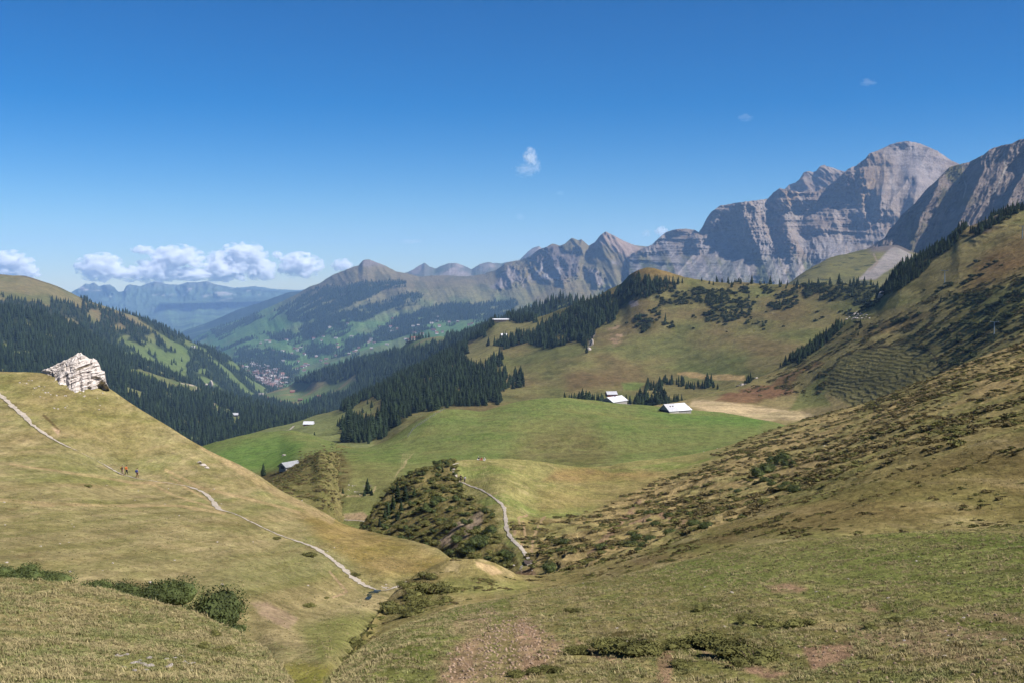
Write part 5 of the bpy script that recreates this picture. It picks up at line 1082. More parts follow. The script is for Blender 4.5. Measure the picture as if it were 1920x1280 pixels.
stuff("dry_grass", G[dry], gsz[dry], TD, "straw coloured grass tufts over the near slopes", "grass", seed=7, aspect=np.tile([1, 1, .8], (int(dry.sum()), 1)))
stuff("green_grass", G[~dry], gsz[~dry], TG, "short green grass tufts over the near slopes", "grass", seed=8, aspect=np.tile([1, 1, .75], (int((~dry).sum()), 1)))

# ================================================================== OBJECTS
m_white = plain("white_plaster", C(205, 200, 190, .6), 0.85, .08, 1.5); m_roofm = plain("metal_roof", C(225, 226, 232, .62), 0.5, .07, .7, .35); m_roofg = plain("old_metal_roof", C(196, 196, 202, .6), 0.6, .1, .8, .3)
m_roofd = plain("dull_sheet_roof", C(170, 172, 176, .5), .7, .15, .8, .2); m_wood = plain("weathered_wood", C(92, 78, 66, .6), 0.85, .3, 2.5); m_dwood = plain("dark_wood", C(60, 46, 36, .6), 0.85, .3, 2.5); m_grey = plain("grey_boards", C(150, 146, 142, .7), 0.85, .2, 2.0)
m_redw = plain("red_boards", C(150, 70, 60, .6), 0.8, .2, 2.0); m_glass = plain("dark_glass", (0.02, 0.025, 0.03), 0.15, .1, 1.0, .5); m_gal = plain("galvanised_steel", C(150, 160, 165, .8), 0.45, .1, 3.0, .4, metal=.5)
m_tile = [plain("roof_tile_%s" % n, C(*c, .45), 0.85, .2, .6, rnd=.25) for n, c in (("rust", (158, 114, 98)), ("brown", (128, 98, 86)), ("grey", (168, 160, 160)), ("pale", (200, 190, 184)))]
m_wallv = [plain("village_wall_%s" % n, C(*c, .5), 0.85, .1, .4, rnd=.2) for n, c in (("cream", (222, 212, 196)), ("wood", (150, 112, 84)), ("white", (232, 230, 226)))]
m_stone = plain("limestone", C(214, 200, 186, .5), 0.9, .28, 1.1, bump=.3); m_stoneg = plain("grey_stone", C(176, 164, 152, .6), 0.9, .3, 1.1, bump=.3)
m_gravel = plain("gravel", C(200, 186, 166, .5), 0.95, .25, 1.5); m_dirt = plain("earth_track", C(188, 166, 130, .5), 0.95, .25, 1.2)
m_water, nt_, b_ = new_mat("stream_water"); b_.inputs['Base Color'].default_value = (.02, .03, .04, 1); b_.inputs['Roughness'].default_value = .08; b_.inputs['Specular IOR Level'].default_value = .6
n_ = nd(nt_, 'ShaderNodeTexNoise', Scale=6.0); bp_ = nd(nt_, 'ShaderNodeBump', Strength=.3, Distance=.05); nt_.links.new(n_.outputs[0], bp_.inputs['Height']); nt_.links.new(bp_.outputs[0], b_.inputs['Normal'])

class MB:
    def __init__(s): s.v, s.f = [], []
    def box(s, x0, x1, y0, y1, z0, z1):
        b = len(s.v); s.v += [(x, y, z) for x in (x0, x1) for y in (y0, y1) for z in (z0, z1)]
        s.f += [tuple(b + i for i in q) for q in ((0, 1, 3, 2), (4, 6, 7, 5), (0, 4, 5, 1), (2, 3, 7, 6), (0, 2, 6, 4), (1, 5, 7, 3))]; return s
    def poly(s, pts, faces): b = len(s.v); s.v += pts; s.f += [tuple(b + i for i in q) for q in faces]; return s
    def build(s, name, mat, parent=None, loc=None):
        return link(name, mk(name, s.v, s.f, mat), parent, loc)
def roof_mb(L, W, h, z, over=.6, th=.18, hip=0.0):
    """pitched roof slab of real thickness; hip = how far the ridge end is cut back at +x"""
    m = MB(); x0, x1 = -L / 2 - over, L / 2 + over; w = W / 2 + over; s_ = h / (W / 2); ze = z - s_ * over; zr = z + h
    p = [(x0, -w, ze), (x1, -w, ze), (x1 - hip, 0, zr), (x0, 0, zr), (x0, w, ze), (x1, w, ze)]
    q = [(a, b, c - th) for a, b, c in p]
    m.poly(p + q, [(0, 1, 2, 3), (3, 2, 5, 4), (1, 5, 2), (6, 9, 8, 7), (9, 10, 11, 8), (7, 8, 11), (0, 6, 7, 1), (4, 5, 11, 10), (1, 7, 11, 5), (0, 3, 9, 6), (3, 4, 10, 9)])
    return m
def wall_mb(L, W, hw, h, hip=0.0, base=-1.5):
    m = MB(); x0, x1 = -L / 2, L / 2; w = W / 2; k = .93
    m.poly([(x0, -w, base), (x1, -w, base), (x1, w, base), (x0, w, base), (x0, -w, hw), (x1, -w, hw), (x1, w, hw), (x0, w, hw), (x0, 0, hw + h * k), (x1, 0, hw + (h * k if not hip else h * .3))],
           [(0, 1, 5, 4), (1, 2, 6, 9, 5), (2, 3, 7, 6), (3, 0, 4, 8, 7), (4, 5, 9, 8), (8, 9, 6, 7)]); return m
def barn(name, label, P, L, W, hw, h, ang, wall, roof, hip=0.0, cat="barn", windows=3, door=True, extra=None, group=None):
    t = empty(name, P, ang); tag(t, label, cat, group)
    wall_mb(L, W, hw, h, hip).build("wall", wall, t); rf = roof_mb(L, W, h, hw, hip=hip).build("roof", roof, t)
    for i in range(windows):
        x = -L / 2 + L * (i + 1) / (windows + 1); f = MB().box(x - .45, x + .45, -W / 2 - .05, -W / 2 + .02, hw * .42, hw * .8).build("window", m_white, t)
        MB().box(x - .36, x + .36, -W / 2 - .08, -W / 2 - .04, hw * .46, hw * .76).build("pane", m_glass, f)
    if door: MB().box(-L / 2 - .06, -L / 2 + .02, -1.1, 1.1, 0, min(2.2, hw * .95)).build("door", m_dwood, t)
    if extra: extra(t, rf)
    return t
# big barn
P = gh.at(1266, 771)
def ex1(t, rf):
    MB().box(-9.95, -1.4, -5.36, -5.30, .05, 1.5).build("white_wall_panel", m_white, t)
    MB().box(-1.2, 9.8, -5.35, -5.30, 1.0, 1.6).build("dark_wall_strip", m_dwood, t)  # dark wood strip below the eaves, right part of the front wall
    MB().box(-10.08, -10.02, -4.6, 4.6, .1, 2.2).build("shaded_gable_boards", m_dwood, t)  # dark wood over the left gable, its shade put into the colour
    m = MB(); s_ = 4.1 / 5.3; w = 5.9; th = .03
    m.poly([(-10.6, -w, 2.1 - s_ * .6 + th), (-1.2, -w, 2.1 - s_ * .6 + th), (-1.2, -.05, 6.16 + th), (-10.6, -.05, 6.16 + th)], [(0, 1, 2, 3)]); m.build("weathered_roof_sheet", m_roofg, rf)
    for x in (-6.5, -4.2): MB().box(x - .3, x + .3, -2.6, -1.9, 4.3, 5.0).build("roof_vent", m_wood, rf)
barn("long_barn", "larger right barn with long silver roof, its left half greyer, white wall section below", P, 20, 10.6, 2.1, 4.1, math.atan2(.55, .83), m_grey, m_roofm, hip=2.2, windows=0, extra=ex1)
P2 = gh.at(1152, 753)
def ex2(t, rf):
    MB().box(-10.0, 10.0, -5.1, -5.04, 1.5, 2.1).build("dark_wall_strip", m_dwood, t)  # dark wood strip below the eaves, full length of the front wall
    MB().box(-.4, .4, -.9, -.1, 5.0, 5.5).build("roof_vent", m_wood, rf)
barn("low_barn", "left barn with white slanting metal roof beside the spruce grove", P2, 20, 10, 2.0, 3.1, math.atan2(.8, .6), m_grey, m_roofm, windows=0, extra=ex2)
barn("small_hut", "little hut with patched silver roof and red board wall half hidden behind the trees", cb.at(1146, 742), 11, 8, 3.0, 2.8, .25, m_redw, m_roofg, cat="hut", windows=2)
barn("meadow_barn", "white roofed barn at the end of the farm track on the pasture", cb.at(579, 796), 12, 8, 2.2, 3.0, -.05, m_redw, m_roofm, windows=2)
barn("stone_barn", "low grey roofed barn behind the dark heath knoll", gh.at(543, 878) + np.array([0, 0, .2]), 9, 4.4, 1.3, 1.5, math.atan2(.82, .57), m_grey, m_roofd, windows=1)
barn("clearing_hut", "small white roofed hut on the high clearing of the wooded spur", cb.at(945, 629), 10, 7, 2.4, 2.6, .2, m_wood, m_roofm, cat="hut", windows=1)
barn("long_shed", "very long low shed with pale roof on the crest of the spur", cb.at(945, 602), 42, 9, 3.0, 1.6, .12, m_wood, m_roofm, cat="shed", windows=4)
barn("forest_barn", "long roofed barn beside the track in the left valley forest", lf.at(436, 779), 22, 10, 3, 3.5, .1, m_wood, m_roofg, windows=2)
barn("hill_farmhouse", "white farmhouse on the small clearing of the left hill", lh.at(363, 652), 16, 12, 5, 4, .2, m_white, m_roofg, cat="farmhouse", windows=3)
barn("meadow_farmhouse", "red brown farmhouse on the pasture above the village meadow", mr.at(548, 735), 18, 13, 5, 4.5, .3, m_redw, m_tile[0], cat="farmhouse", windows=3)
barn("meadow_cottage", "small reddish cottage at the upper right of the village meadow", mr.at(598, 743), 12, 10, 4, 4, -.2, m_redw, m_tile[0], cat="cottage", windows=2)
barn("dark_cottage", "dark wooden cottage in the middle of the village meadow", mr.at(563, 752), 15, 11, 5, 4, .1, m_dwood, m_tile[1], cat="cottage", windows=2)
barn("pale_farmhouse", "pale grey farmhouse at the left edge of the village meadow", mr.at(490, 741), 20, 14, 6, 4, .2, m_white, m_tile[2], cat="farmhouse", windows=3)
barn("brown_cottage", "brown cottage right of the pale farmhouse on the village meadow", mr.at(500, 747), 13, 11, 5, 4, .1, m_wood, m_tile[1], cat="cottage", windows=2)
barn("low_cottage", "low tan cottage at the lower rim of the village meadow", mr.at(524, 753), 13, 10, 4, 3.5, .4, m_wood, m_tile[0], cat="cottage", windows=2)
barn("ridge_house", "white gabled house left on the meadow saddle between the wooded ridges", mr.at(765, 639), 14, 12, 7, 5, 1.3, m_white, m_tile[1], cat="house", windows=2)
barn("ridge_hotel", "long pale house right on the meadow saddle between the wooded ridges", mr.at(780, 637), 30, 14, 7, 5, .1, m_white, m_tile[0], cat="house", windows=6)

# village and scattered chalets: each one an object, far too small to show parts
def cottage_mesh(i):
    r = random.Random(i); L, W, hw, h = r.uniform(11, 17), r.uniform(9, 13), r.uniform(5, 8), r.uniform(3, 5)
    a = wall_mb(L, W, hw, h, base=-4); b = roof_mb(L, W, h, hw, over=1.2, th=.4); n = len(a.f)
    v = a.v + b.v; f = a.f + [tuple(k + len(a.v) for k in q) for q in b.f]; me = mk("house", v, f, m_wallv[i % 3]); me.materials.append(m_tile[(i * 5 // 3) % 4])
    for k, p_ in enumerate(me.polygons): p_.material_index = 0 if k < n else 1
    return me
HM = [cottage_mesh(i) for i in range(9)]
VIL = [(452, 690), (470, 684), (500, 688), (530, 698), (545, 706), (540, 718), (520, 728), (500, 728), (482, 715), (462, 700)]
vp = fs.scatter(175, lambda U, V, P: inpoly(U, V, VIL, 5) * (.4 + sstep(40, 10, np.hypot(U - 495, (V - 712) * 1.6))))
for p in vp:
    k = int(rng.integers(9)); o = link("house", HM[k], None, p); o.rotation_euler = (0, 0, rng.uniform(-.5, .5) + (1.57 if rng.random() < .3 else 0)); s_ = rng.uniform(1.0, 1.7); o.scale = (s_, s_, s_)
    tag(o, "small chalet style house in the village far down the valley", "house", "houses of the village in the valley")
hp = fs.scatter(70, lambda U, V, P: inpoly(U, V, [(500, 680), (560, 700), (700, 660), (900, 600), (850, 590), (650, 600), (480, 640)], 8) * (1 - fs_wood(U, V, P)))
for p in hp:
    k = int(rng.integers(9)); o = link("chalet", HM[k], None, p); o.rotation_euler = (0, 0, rng.uniform(-.5, .5)); o.scale = (1.25,) * 3
    tag(o, "tiny chalet on the green pastures of the far valley side", "chalet", "chalets scattered over the far valley side")
vt = fs.scatter(900, lambda U, V, P: inpoly(U, V, [(440, 682), (470, 676), (560, 700), (560, 720), (520, 738), (470, 722)], 5))
stuff("village_trees", vt, rng.uniform(9, 17, len(vt)), [proto_ob("vt", bpy.data.meshes["alder"])], "dark trees between the houses of the far village", "trees", seed=12, aspect=np.tile([.4, .4, .6], (len(vt), 1)))

# ---- paths
def strip(name, layer, pl, w, mat, lift=.05, label=None, wob=.15, bow=0):
    pl = np.array(pl, float); d = np.concatenate([[0], np.cumsum(np.hypot(*np.diff(pl[:, :2], axis=0).T))]); q = np.arange(0, d[-1], 2.0)
    us, vs = np.interp(q, d, pl[:, 0]), np.interp(q, d, pl[:, 1]); ws = (.66 + .8 * fbm(q / 9, q * 0 + 2.2, 3)) * np.interp(q, d, pl[:, 2]) if pl.shape[1] > 2 else np.full(len(q), w)
    us = np.convolve(np.pad(us, 3, 'edge'), np.ones(7) / 7, 'valid'); vs = np.convolve(np.pad(vs, 3, 'edge'), np.ones(7) / 7, 'valid')
    C_ = np.array([layer.at(a, b) for a, b in zip(us, vs)]); t = np.gradient(C_, axis=0); nrm = np.stack([-t[:, 1], t[:, 0], 0 * t[:, 0]], -1); nrm /= np.linalg.norm(nrm, axis=1)[:, None] + 1e-9
    rows = []
    ra = np.random.default_rng(5)
    for s_ in (-1, -.33, .33, 1):
        off = nrm * (ws / 2 * (s_ + (ra.normal(0, wob, len(ws)) if abs(s_) == 1 else 0)))[:, None]; Q = C_ + off; uu, vv = proj(Q)
        S = np.array([layer.at(a, b) for a, b in zip(uu, vv)]); S = S * (1 - .0012); S[:, 2] += lift; rows.append(S)
    A = np.stack(rows, 1); n, m = A.shape[:2]; idx = np.arange(n * m).reshape(n, m)
    f = np.stack([idx[:-1, :-1], idx[:-1, 1:], idx[1:, 1:], idx[1:, :-1]], -1).reshape(-1, 4)
    o = link(name, mesh_np(name, A.reshape(-1, 3), f, mat)); tag(o, kind="structure")
    if label: o["label"] = label
strip("footpath", nl, [(-20, 728, 1.5), (0, 742, 1.5), (20, 757, 1.5), (45, 778, 1.4), (60, 798, 1.1), (90, 818, .8), (120, 836, .7), (150, 850, .5), (180, 862, .3), (205, 876, .6), (228, 890, .7), (258, 899, .3), (300, 904, .25), (350, 909, .5), (372, 916, .8), (392, 927, .9), (402, 942, 1.0), (412, 954, .9), (440, 963, .3), (480, 982, .3), (530, 1003, .4), (560, 1014, .7), (590, 1026, .8), (615, 1042, .9), (635, 1058, .9), (655, 1076, 1.0), (680, 1092, .9), (708, 1104, .8)], 1, m_gravel, label="pale gravel footpath across the left hillside")
strip("footpath", nl, [(712, 1105, .4), (735, 1102, .4), (755, 1096, .4), (775, 1087, .4), (800, 1076, .35)], 1, m_gravel, label="narrow footpath going on right of the stream")
strip("footpath", md, [(862, 863.5, .7), (853, 866, .8), (849, 873, .9), (852, 884, .9), (858, 893, .9), (866, 901, .9), (880, 909, .9), (900, 917, .9), (920, 927, .9), (938, 938, .95), (946, 952, 1.0), (948, 975, 1.0), (951, 995, 1.1), (960, 1011, 1.1), (974, 1023, 1.2), (984, 1034, 1.3), (990, 1047, 1.3), (993, 1062, 1.3)], 1, m_gravel, label="pale gravel footpath across the meadow to the footbridge")
strip("footpath", gh, [(625, 968, 1.0), (650, 968, 1.0), (700, 971, 1.0)], 1, m_gravel, label="short stretch of footpath at the foot of the hollow")
strip("farm_track", cb, [(535, 806, 2.5), (552, 799, 2.5), (570, 794, 2.5), (585, 795, 2)], 1, m_gravel, lift=.2, label="farm track leading to the meadow barn")
strip("farm_track", gh, [(1172, 754, 2.0), (1200, 756.5, 2.0), (1240, 760, 2.0)], 1, m_gravel, lift=.1, label="short farm track between the two barns")
strip("stream", nl, [(712, 1104, .9), (704, 1108, 1.2), (697, 1114, 1.1), (692, 1122, .8), (689, 1128, .4)], 1, m_water, lift=.06, label="dark little stream crossing the footpath", wob=.3)

# ---- stones
def rock_mesh(seed, sub=3):
    bm = bmesh.new(); bmesh.ops.create_icosphere(bm, subdivisions=sub, radius=1.0); r = random.Random(seed)
    pl = [(Vector((r.gauss(0, 1), r.gauss(0, 1), r.gauss(0, 1))).normalized(), r.uniform(.55, .9)) for _ in range(11)]
    for v in bm.verts:
        for n, d in pl:
            k = v.co.dot(n)
            if k > d: v.co -= n * (k - d) * .92
        v.co *= 1 + .05 * r.uniform(-1, 1)
    me = bpy.data.meshes.new("stone"); bm.to_mesh(me); bm.free(); return me
RK = []
for i in range(4):
    me = rock_mesh(i); me.materials.append(m_stone); RK.append(me)
RKG = []
for i in range(3):
    me = rock_mesh(10 + i); me.materials.append(m_stoneg); RKG.append(me)
def stone(layer, u, v, s, label, group=None, kind="stone", gray=False, cat=None):
    p = layer.at(u, v); o = link(kind, (RKG if gray else RK)[int(rng.integers(3))], None, p); s = s if hasattr(s, '__len__') else (s * rng.uniform(.8, 1.3), s * rng.uniform(.7, 1.2), s * rng.uniform(.4, .75))
    o.scale = [float(q) for q in s]; o.rotation_euler = (rng.normal(0, .2), rng.normal(0, .2), rng.uniform(0, 6.28)); tag(o, label, cat or "stone", group); return o
for i in range(46):
    a = rng.uniform(0, 1); u = 20 + 200 * rng.beta(1.6, 2); v = 712 + 8 * rng.uniform() + (u > 60) * rng.gamma(1.6, 14); 
    if u > 200: v += 25
    stone(nl, u, v, rng.uniform(.08, .3), "pale loose stone lying in the grass below the white rock outcrop", "loose stones below the white outcrop")
for i in range(34): stone(nl, rng.uniform(0, 640), rng.uniform(860, 1110), rng.uniform(.08, .2), "small pale stone lying in the grass of the left hillside", "small stones on the left hillside")
for i in range(30): stone(fa, rng.uniform(1050, 1900), rng.uniform(1040, 1240), rng.uniform(.025, .06), "small white stone on the near right slope", "small stones on the near right slope")
for i in range(14): stone(md, rng.uniform(1200, 1880), 0 + rng.uniform(830, 930), rng.uniform(.15, .3), "small pale stone in the heath of the right slope", "stones in the heath")
for i in range(26): stone(fl, 210 + 150 * rng.uniform() , 1228 + 30 * rng.uniform() + 0, (.10, .07, .025), "flat pale stone in the stony patch of the left foreground knoll", "flat stones on the left foreground knoll", gray=True)
stone(fa, 1098, 1222, (.16, .12, .1), "white stone beside a dwarf shrub in the foreground"); stone(fa, 1371, 1112, (.1, .1, .08), "single white stone high on the foreground slope")
for k, (u, v, s_) in enumerate(((374, 868, (1.0, .6, .45)), (381, 872, (1.2, .6, .4)), (388, 877, (.8, .5, .35)))): stone(nl, u, v, s_, ("upper", "middle", "lower")[k] + " white boulder of the group lying above the footpath on the left hillside", kind="boulder", cat="boulder")
stone(gh, 533, 853, (1.6, .9, .8), "white boulder on the green hill left of the stone barn", kind="boulder", cat="boulder")
stone(lf, 232, 691, (4, 4, 6), "white boulder showing in the left forest"); stone(lh, 395, 724, (11, 8, 26), "white rock needle rising out of the left hill forest", kind="rock_needle", cat="rock"); stone(lh, 388, 724, (8, 7, 12), "low white shoulder left of the rock needle", kind="rock_needle", cat="rock")
stone(cb, 1110, 645, (4, 3, 8), "tall pale crag at the edge of the wooded spur", kind="crag", gray=True, cat="rock"); stone(cb, 1104, 655, (4, 2.5, 4), "low pale crag below the tall one beside the wooded spur", kind="crag", cat="rock")
stone(rh, 1652, 556, (4.2, 3.5, 6), "grey tooth of rock at the foot of the rocky rib", kind="crag", gray=True, cat="rock")
for i in range(46): stone(rh, 1606 + rng.normal(0, 12), 592 + rng.normal(0, 7), rng.uniform(.6, 1.7), "pale block in the boulder field on the right hill", "blocks of the boulder field", "boulder", cat="boulder")
for i in range(12): stone(rh, 1385 + i * 3 + rng.normal(0, 2), 722 - i * 1.2 + rng.normal(0, 2), rng.uniform(1, 2.2), "pale rock at the foot of the conifer rib beside the brown flat", "rocks at the foot of the conifer rib", "boulder", gray=i % 2 == 0, cat="boulder")
for i in range(10): stone(md, 985 + rng.normal(0, 9), 1066 + rng.normal(0, 4), rng.uniform(.15, .45), "pale block in the stream bed at the footbridge", "blocks in the stream bed", "boulder", gray=True, cat="boulder")
for i in range(14): stone(nl, 735 + rng.normal(0, 12), 1099 + rng.normal(0, 2), rng.uniform(.08, .2), "pale stone beside the footpath at the stream", "stones beside the stream")
for i in range(10): stone(gh, 662 + rng.normal(0, 9), 915 + rng.normal(0, 7), rng.uniform(.15, .4), "pale stone in the grassy hollow", "stones in the hollow")

rb = fa.scatter(1500, lambda U, V, P: inpoly(U, V, [(830, 1240), (930, 1165), (985, 1160), (1060, 1205), (1040, 1250), (960, 1290), (830, 1290)], 14) + .12 * inpoly(U, V, [(1480, 1190), (1920, 1130), (1920, 1290), (1480, 1290)], 30) + .5 * inpoly(U, V, [(860, 1160), (920, 1140), (940, 1148), (900, 1180)], 8))
m_rub = plain("reddish_rubble", C(180, 152, 124, .5), .95, .3, 2.0, rnd=.35)
rme = RK[1].copy(); rme.materials.clear(); rme.materials.append(m_rub)
stuff("rubble", rb, rng.uniform(.008, .045, len(rb)), [proto_ob("rubble_0", rme)], "reddish rubble on the bare patch of the foreground slope", "rubble", seed=21)

# white rock outcrop: bedded limestone, its beds dipping to the left
def p_oc(P, U, V, s):
    x, z = P[..., 0], P[..., 2]; a = R(26); d = -x * math.sin(a) + z * math.cos(a); l = x * math.cos(a) + z * math.sin(a)
    n = fbm(l / 2.2, d / .5, 4); c = full(P, C(226, 214, 204, .6)); c = mixc(c, sstep(.0, .35, n) * .5, C(180, 160, 146)); c = mixc(c, sstep(.22, .4, fbm(l / 3, d / 1.1 + 7, 4)) * .75 * sstep(720, 690, V), C(120, 104, 66)); c = mixc(c, sstep(.3, .42, fbm(l / 5, d / .35 + 2, 3)), C(96, 84, 78)); return c
def d_oc(P, U, V):
    x, z = P[..., 0], P[..., 2]; a = R(33); w_ = .9 * fbm(x / 4, z / 3, 4); d = -x * math.sin(a) + z * math.cos(a) + w_; l = x * math.cos(a) + z * math.sin(a) + .6 * fbm(x / 2, z / 2, 3)
    q = d / 1.7 + .6 * fbm(l / 6, d / 2, 3); bed = q % 1.0; bl = np.floor(q); off = np.sin(bl * 12.9) * .5; j = ((l / 3.1 + off * 3) % 1.0)
    dr = -.0018 * sstep(0, .35, bed) * sstep(1.0, .6, bed) - .0012 * sstep(0, .1, j) * sstep(1., .9, j) - .002 * off - .0035 * ridged(l / 2.4, d / .8, 4, .6) - .003 * fbm(x / 5, z / 5, 3)
    return dr * sstep(0, 12, U - 78) , .3 * fbm(x / .9, z / .9, 3)
def onl(pts, dr): return [(u, v, float(np.hypot(*nl.at(u, max(v, np.interp(u, nl.u, nl.V0[nl.ridx]) + .5))[:2])) + dr) for u, v in pts]
o_c = Layer("rock_outcrop", [
    onl([(78, 704), (92, 709), (105, 722), (125, 735), (142, 743), (162, 738), (178, 742), (198, 739), (205, 735)], 2.5),
    onl([(78, 697), (92, 700), (105, 708), (115, 716), (122, 717), (132, 727), (142, 733), (150, 729), (156, 733), (164, 728), (172, 731), (181, 728), (190, 727), (198, 731), (205, 729)], .3),
    [(78, 695.5, 269.5), (100, 693, 268.5), (125, 690, 267), (150, 688, 266), (175, 695, 266), (195, 710, 266), (205, 728, 267)],
    [(78, 694.5, 271), (90, 690, 271), (100, 686, 271), (112, 680, 271), (120, 676, 271), (130, 671, 271), (138, 667, 271), (146, 662, 271), (152, 661, 271), (157, 665, 271), (163, 668, 271), (168, 672, 271), (175, 671, 271), (182, 676, 271), (186, 682, 271), (190, 693, 270), (196, 695, 270), (198, 706, 269), (199, 714, 268), (203, 725, 267), (205, 727, 267)]],
    .5, .5, None, p_oc, d_oc, crag=True, jag=1.2, jagw=5, back=((1.02, .8), (1.06, 1.5)))
o_c.me.materials.clear(); m_oc = ground("outcrop_limestone", [1.6, .4], .14, bump=.25, bscale=.8); o_c.me.materials.append(m_oc)
del o_c.ob["kind"]; o_c.ob.name = "rock_outcrop"; tag(o_c.ob, "large white limestone outcrop crowning the left hillside", "rock")

# footbridge
P = md.at(992, 1054); t = empty("footbridge", P + np.array([0, 0, .1]), .1); tag(t, "small plank footbridge where the footpath meets the ravine", "bridge")
for i in range(9): MB().box(-.8, .8, -1.2 + i * .28, -1.2 + i * .28 + .24, 0, .08).build("plank", m_wood, t)
for s_ in (-.6, .6): MB().box(s_ - .09, s_ + .09, -1.5, 1.6, -.25, -.004).build("beam", m_dwood, t)

# lift pylons
def pylon(u, v, h, label):
    P = rh.at(u, v); t = empty("lift_pylon", P, -.5); tag(t, label, "pylon")
    V, Fc = [], []; tube(V, Fc, [(0, 0, -1.5, .42), (0, 0, h * .5, .36), (0, 0, h, .26)], 10); link("mast", mk("mast", V, Fc, m_gal, True), t)
    MB().box(-2.6, 2.6, -.16, .16, h - .1, h + .25).build("crossarm", m_gal, t)
    for s_ in (-2.3, 2.3):
        b = MB().box(s_ - .12, s_ + .12, -1.3, 1.3, h + .25, h + .5).build("roller_beam", m_gal, t)
        for k in range(4): MB().box(s_ - .1, s_ + .1, -1.15 + k * .66, -.85 + k * .66, h + .1 - .12, h + .24).build("roller", m_dwood, b)
    MB().box(-.8, .8, -.8, .8, -.8, .15).build("foundation", m_white, t)
pylon(1771, 534, 11, "tall grey lift pylon standing below the dark trees on the right hill"); pylon(1864, 632, 9, "slim grey lift pylon among the bushes near the right edge"); pylon(1917, 448, 10, "lift pylon cut by the right picture edge")

# pasture fence on the green hill
pf = [(832, 767), (822, 772), (812, 780), (800, 788), (790, 795), (780, 801), (772, 808), (765, 818)]
t = empty("pasture_fence", gh.at(800, 788)); tag(t, "line of wooden fence posts running down the left end of the green hill", "fence")
d = np.linspace(0, len(pf) - 1, 24); pp = [gh.at(float(np.interp(k, range(len(pf)), [a for a, _ in pf])), float(np.interp(k, range(len(pf)), [b for _, b in pf]))) for k in d]; o0 = gh.at(800, 788)
for p in pp: q = p - o0; MB().box(q[0] - .13, q[0] + .13, q[1] - .13, q[1] + .13, q[2] - .4, q[2] + 1.25).build("post", m_grey, t)
m = MB()
for a_, b_ in zip(pp[:-1], pp[1:]):
    a_, b_ = a_ - o0, b_ - o0
    for h in (.5, 1.0): m.poly([(a_[0], a_[1], a_[2] + h), (b_[0], b_[1], b_[2] + h), (b_[0], b_[1], b_[2] + h + .03), (a_[0], a_[1], a_[2] + h + .03)], [(0, 1, 2, 3)])
m.build("wire", m_gal, t)

# ---- people
def skinned(verts, edges, rad, sub=1):
    me = bpy.data.meshes.new("sk"); me.from_pydata(verts, edges, []); o = bpy.data.objects.new("sk", me); COL.objects.link(o)
    mo = o.modifiers.new("s", 'SKIN'); mo.use_smooth_shade = True; ly = me.skin_vertices[0] if me.skin_vertices else None
    if ly is None:
        bm = bmesh.new(); bm.from_mesh(me); bm.verts.layers.skin.verify(); bm.to_mesh(me); bm.free(); ly = me.skin_vertices[0]
    for i, r_ in enumerate(rad): ly.data[i].radius = (r_, r_) if not hasattr(r_, '__len__') else r_; ly.data[i].use_root = (i == 0)
    s_ = o.modifiers.new("u", 'SUBSURF'); s_.levels = s_.render_levels = sub
    bpy.context.view_layer.update(); dg = bpy.context.evaluated_depsgraph_get(); out = bpy.data.meshes.new_from_object(o.evaluated_get(dg)); bpy.data.objects.remove(o); return out
m_skin = plain("skin", C(200, 150, 120, .6), .6, .05, 5)
def cloth(n, c): return plain(n, C(*c, .62), .9, .12, 6.0)
CLO = dict(orange=cloth("orange_shirt", (240, 130, 50)), black=cloth("black_cloth", (34, 34, 42)), blue=cloth("blue_pack", (60, 80, 160)), brown=cloth("brown_cloth", (120, 70, 50)), yellow=cloth("yellow_pack", (200, 160, 70)), white=cloth("white_cloth", (225, 222, 222)), navy=cloth("navy_cloth", (44, 46, 66)), red=cloth("coral_shirt", (220, 110, 100)), tan=cloth("tan_trousers", (190, 160, 140)), hair=cloth("hair", (60, 44, 34)))
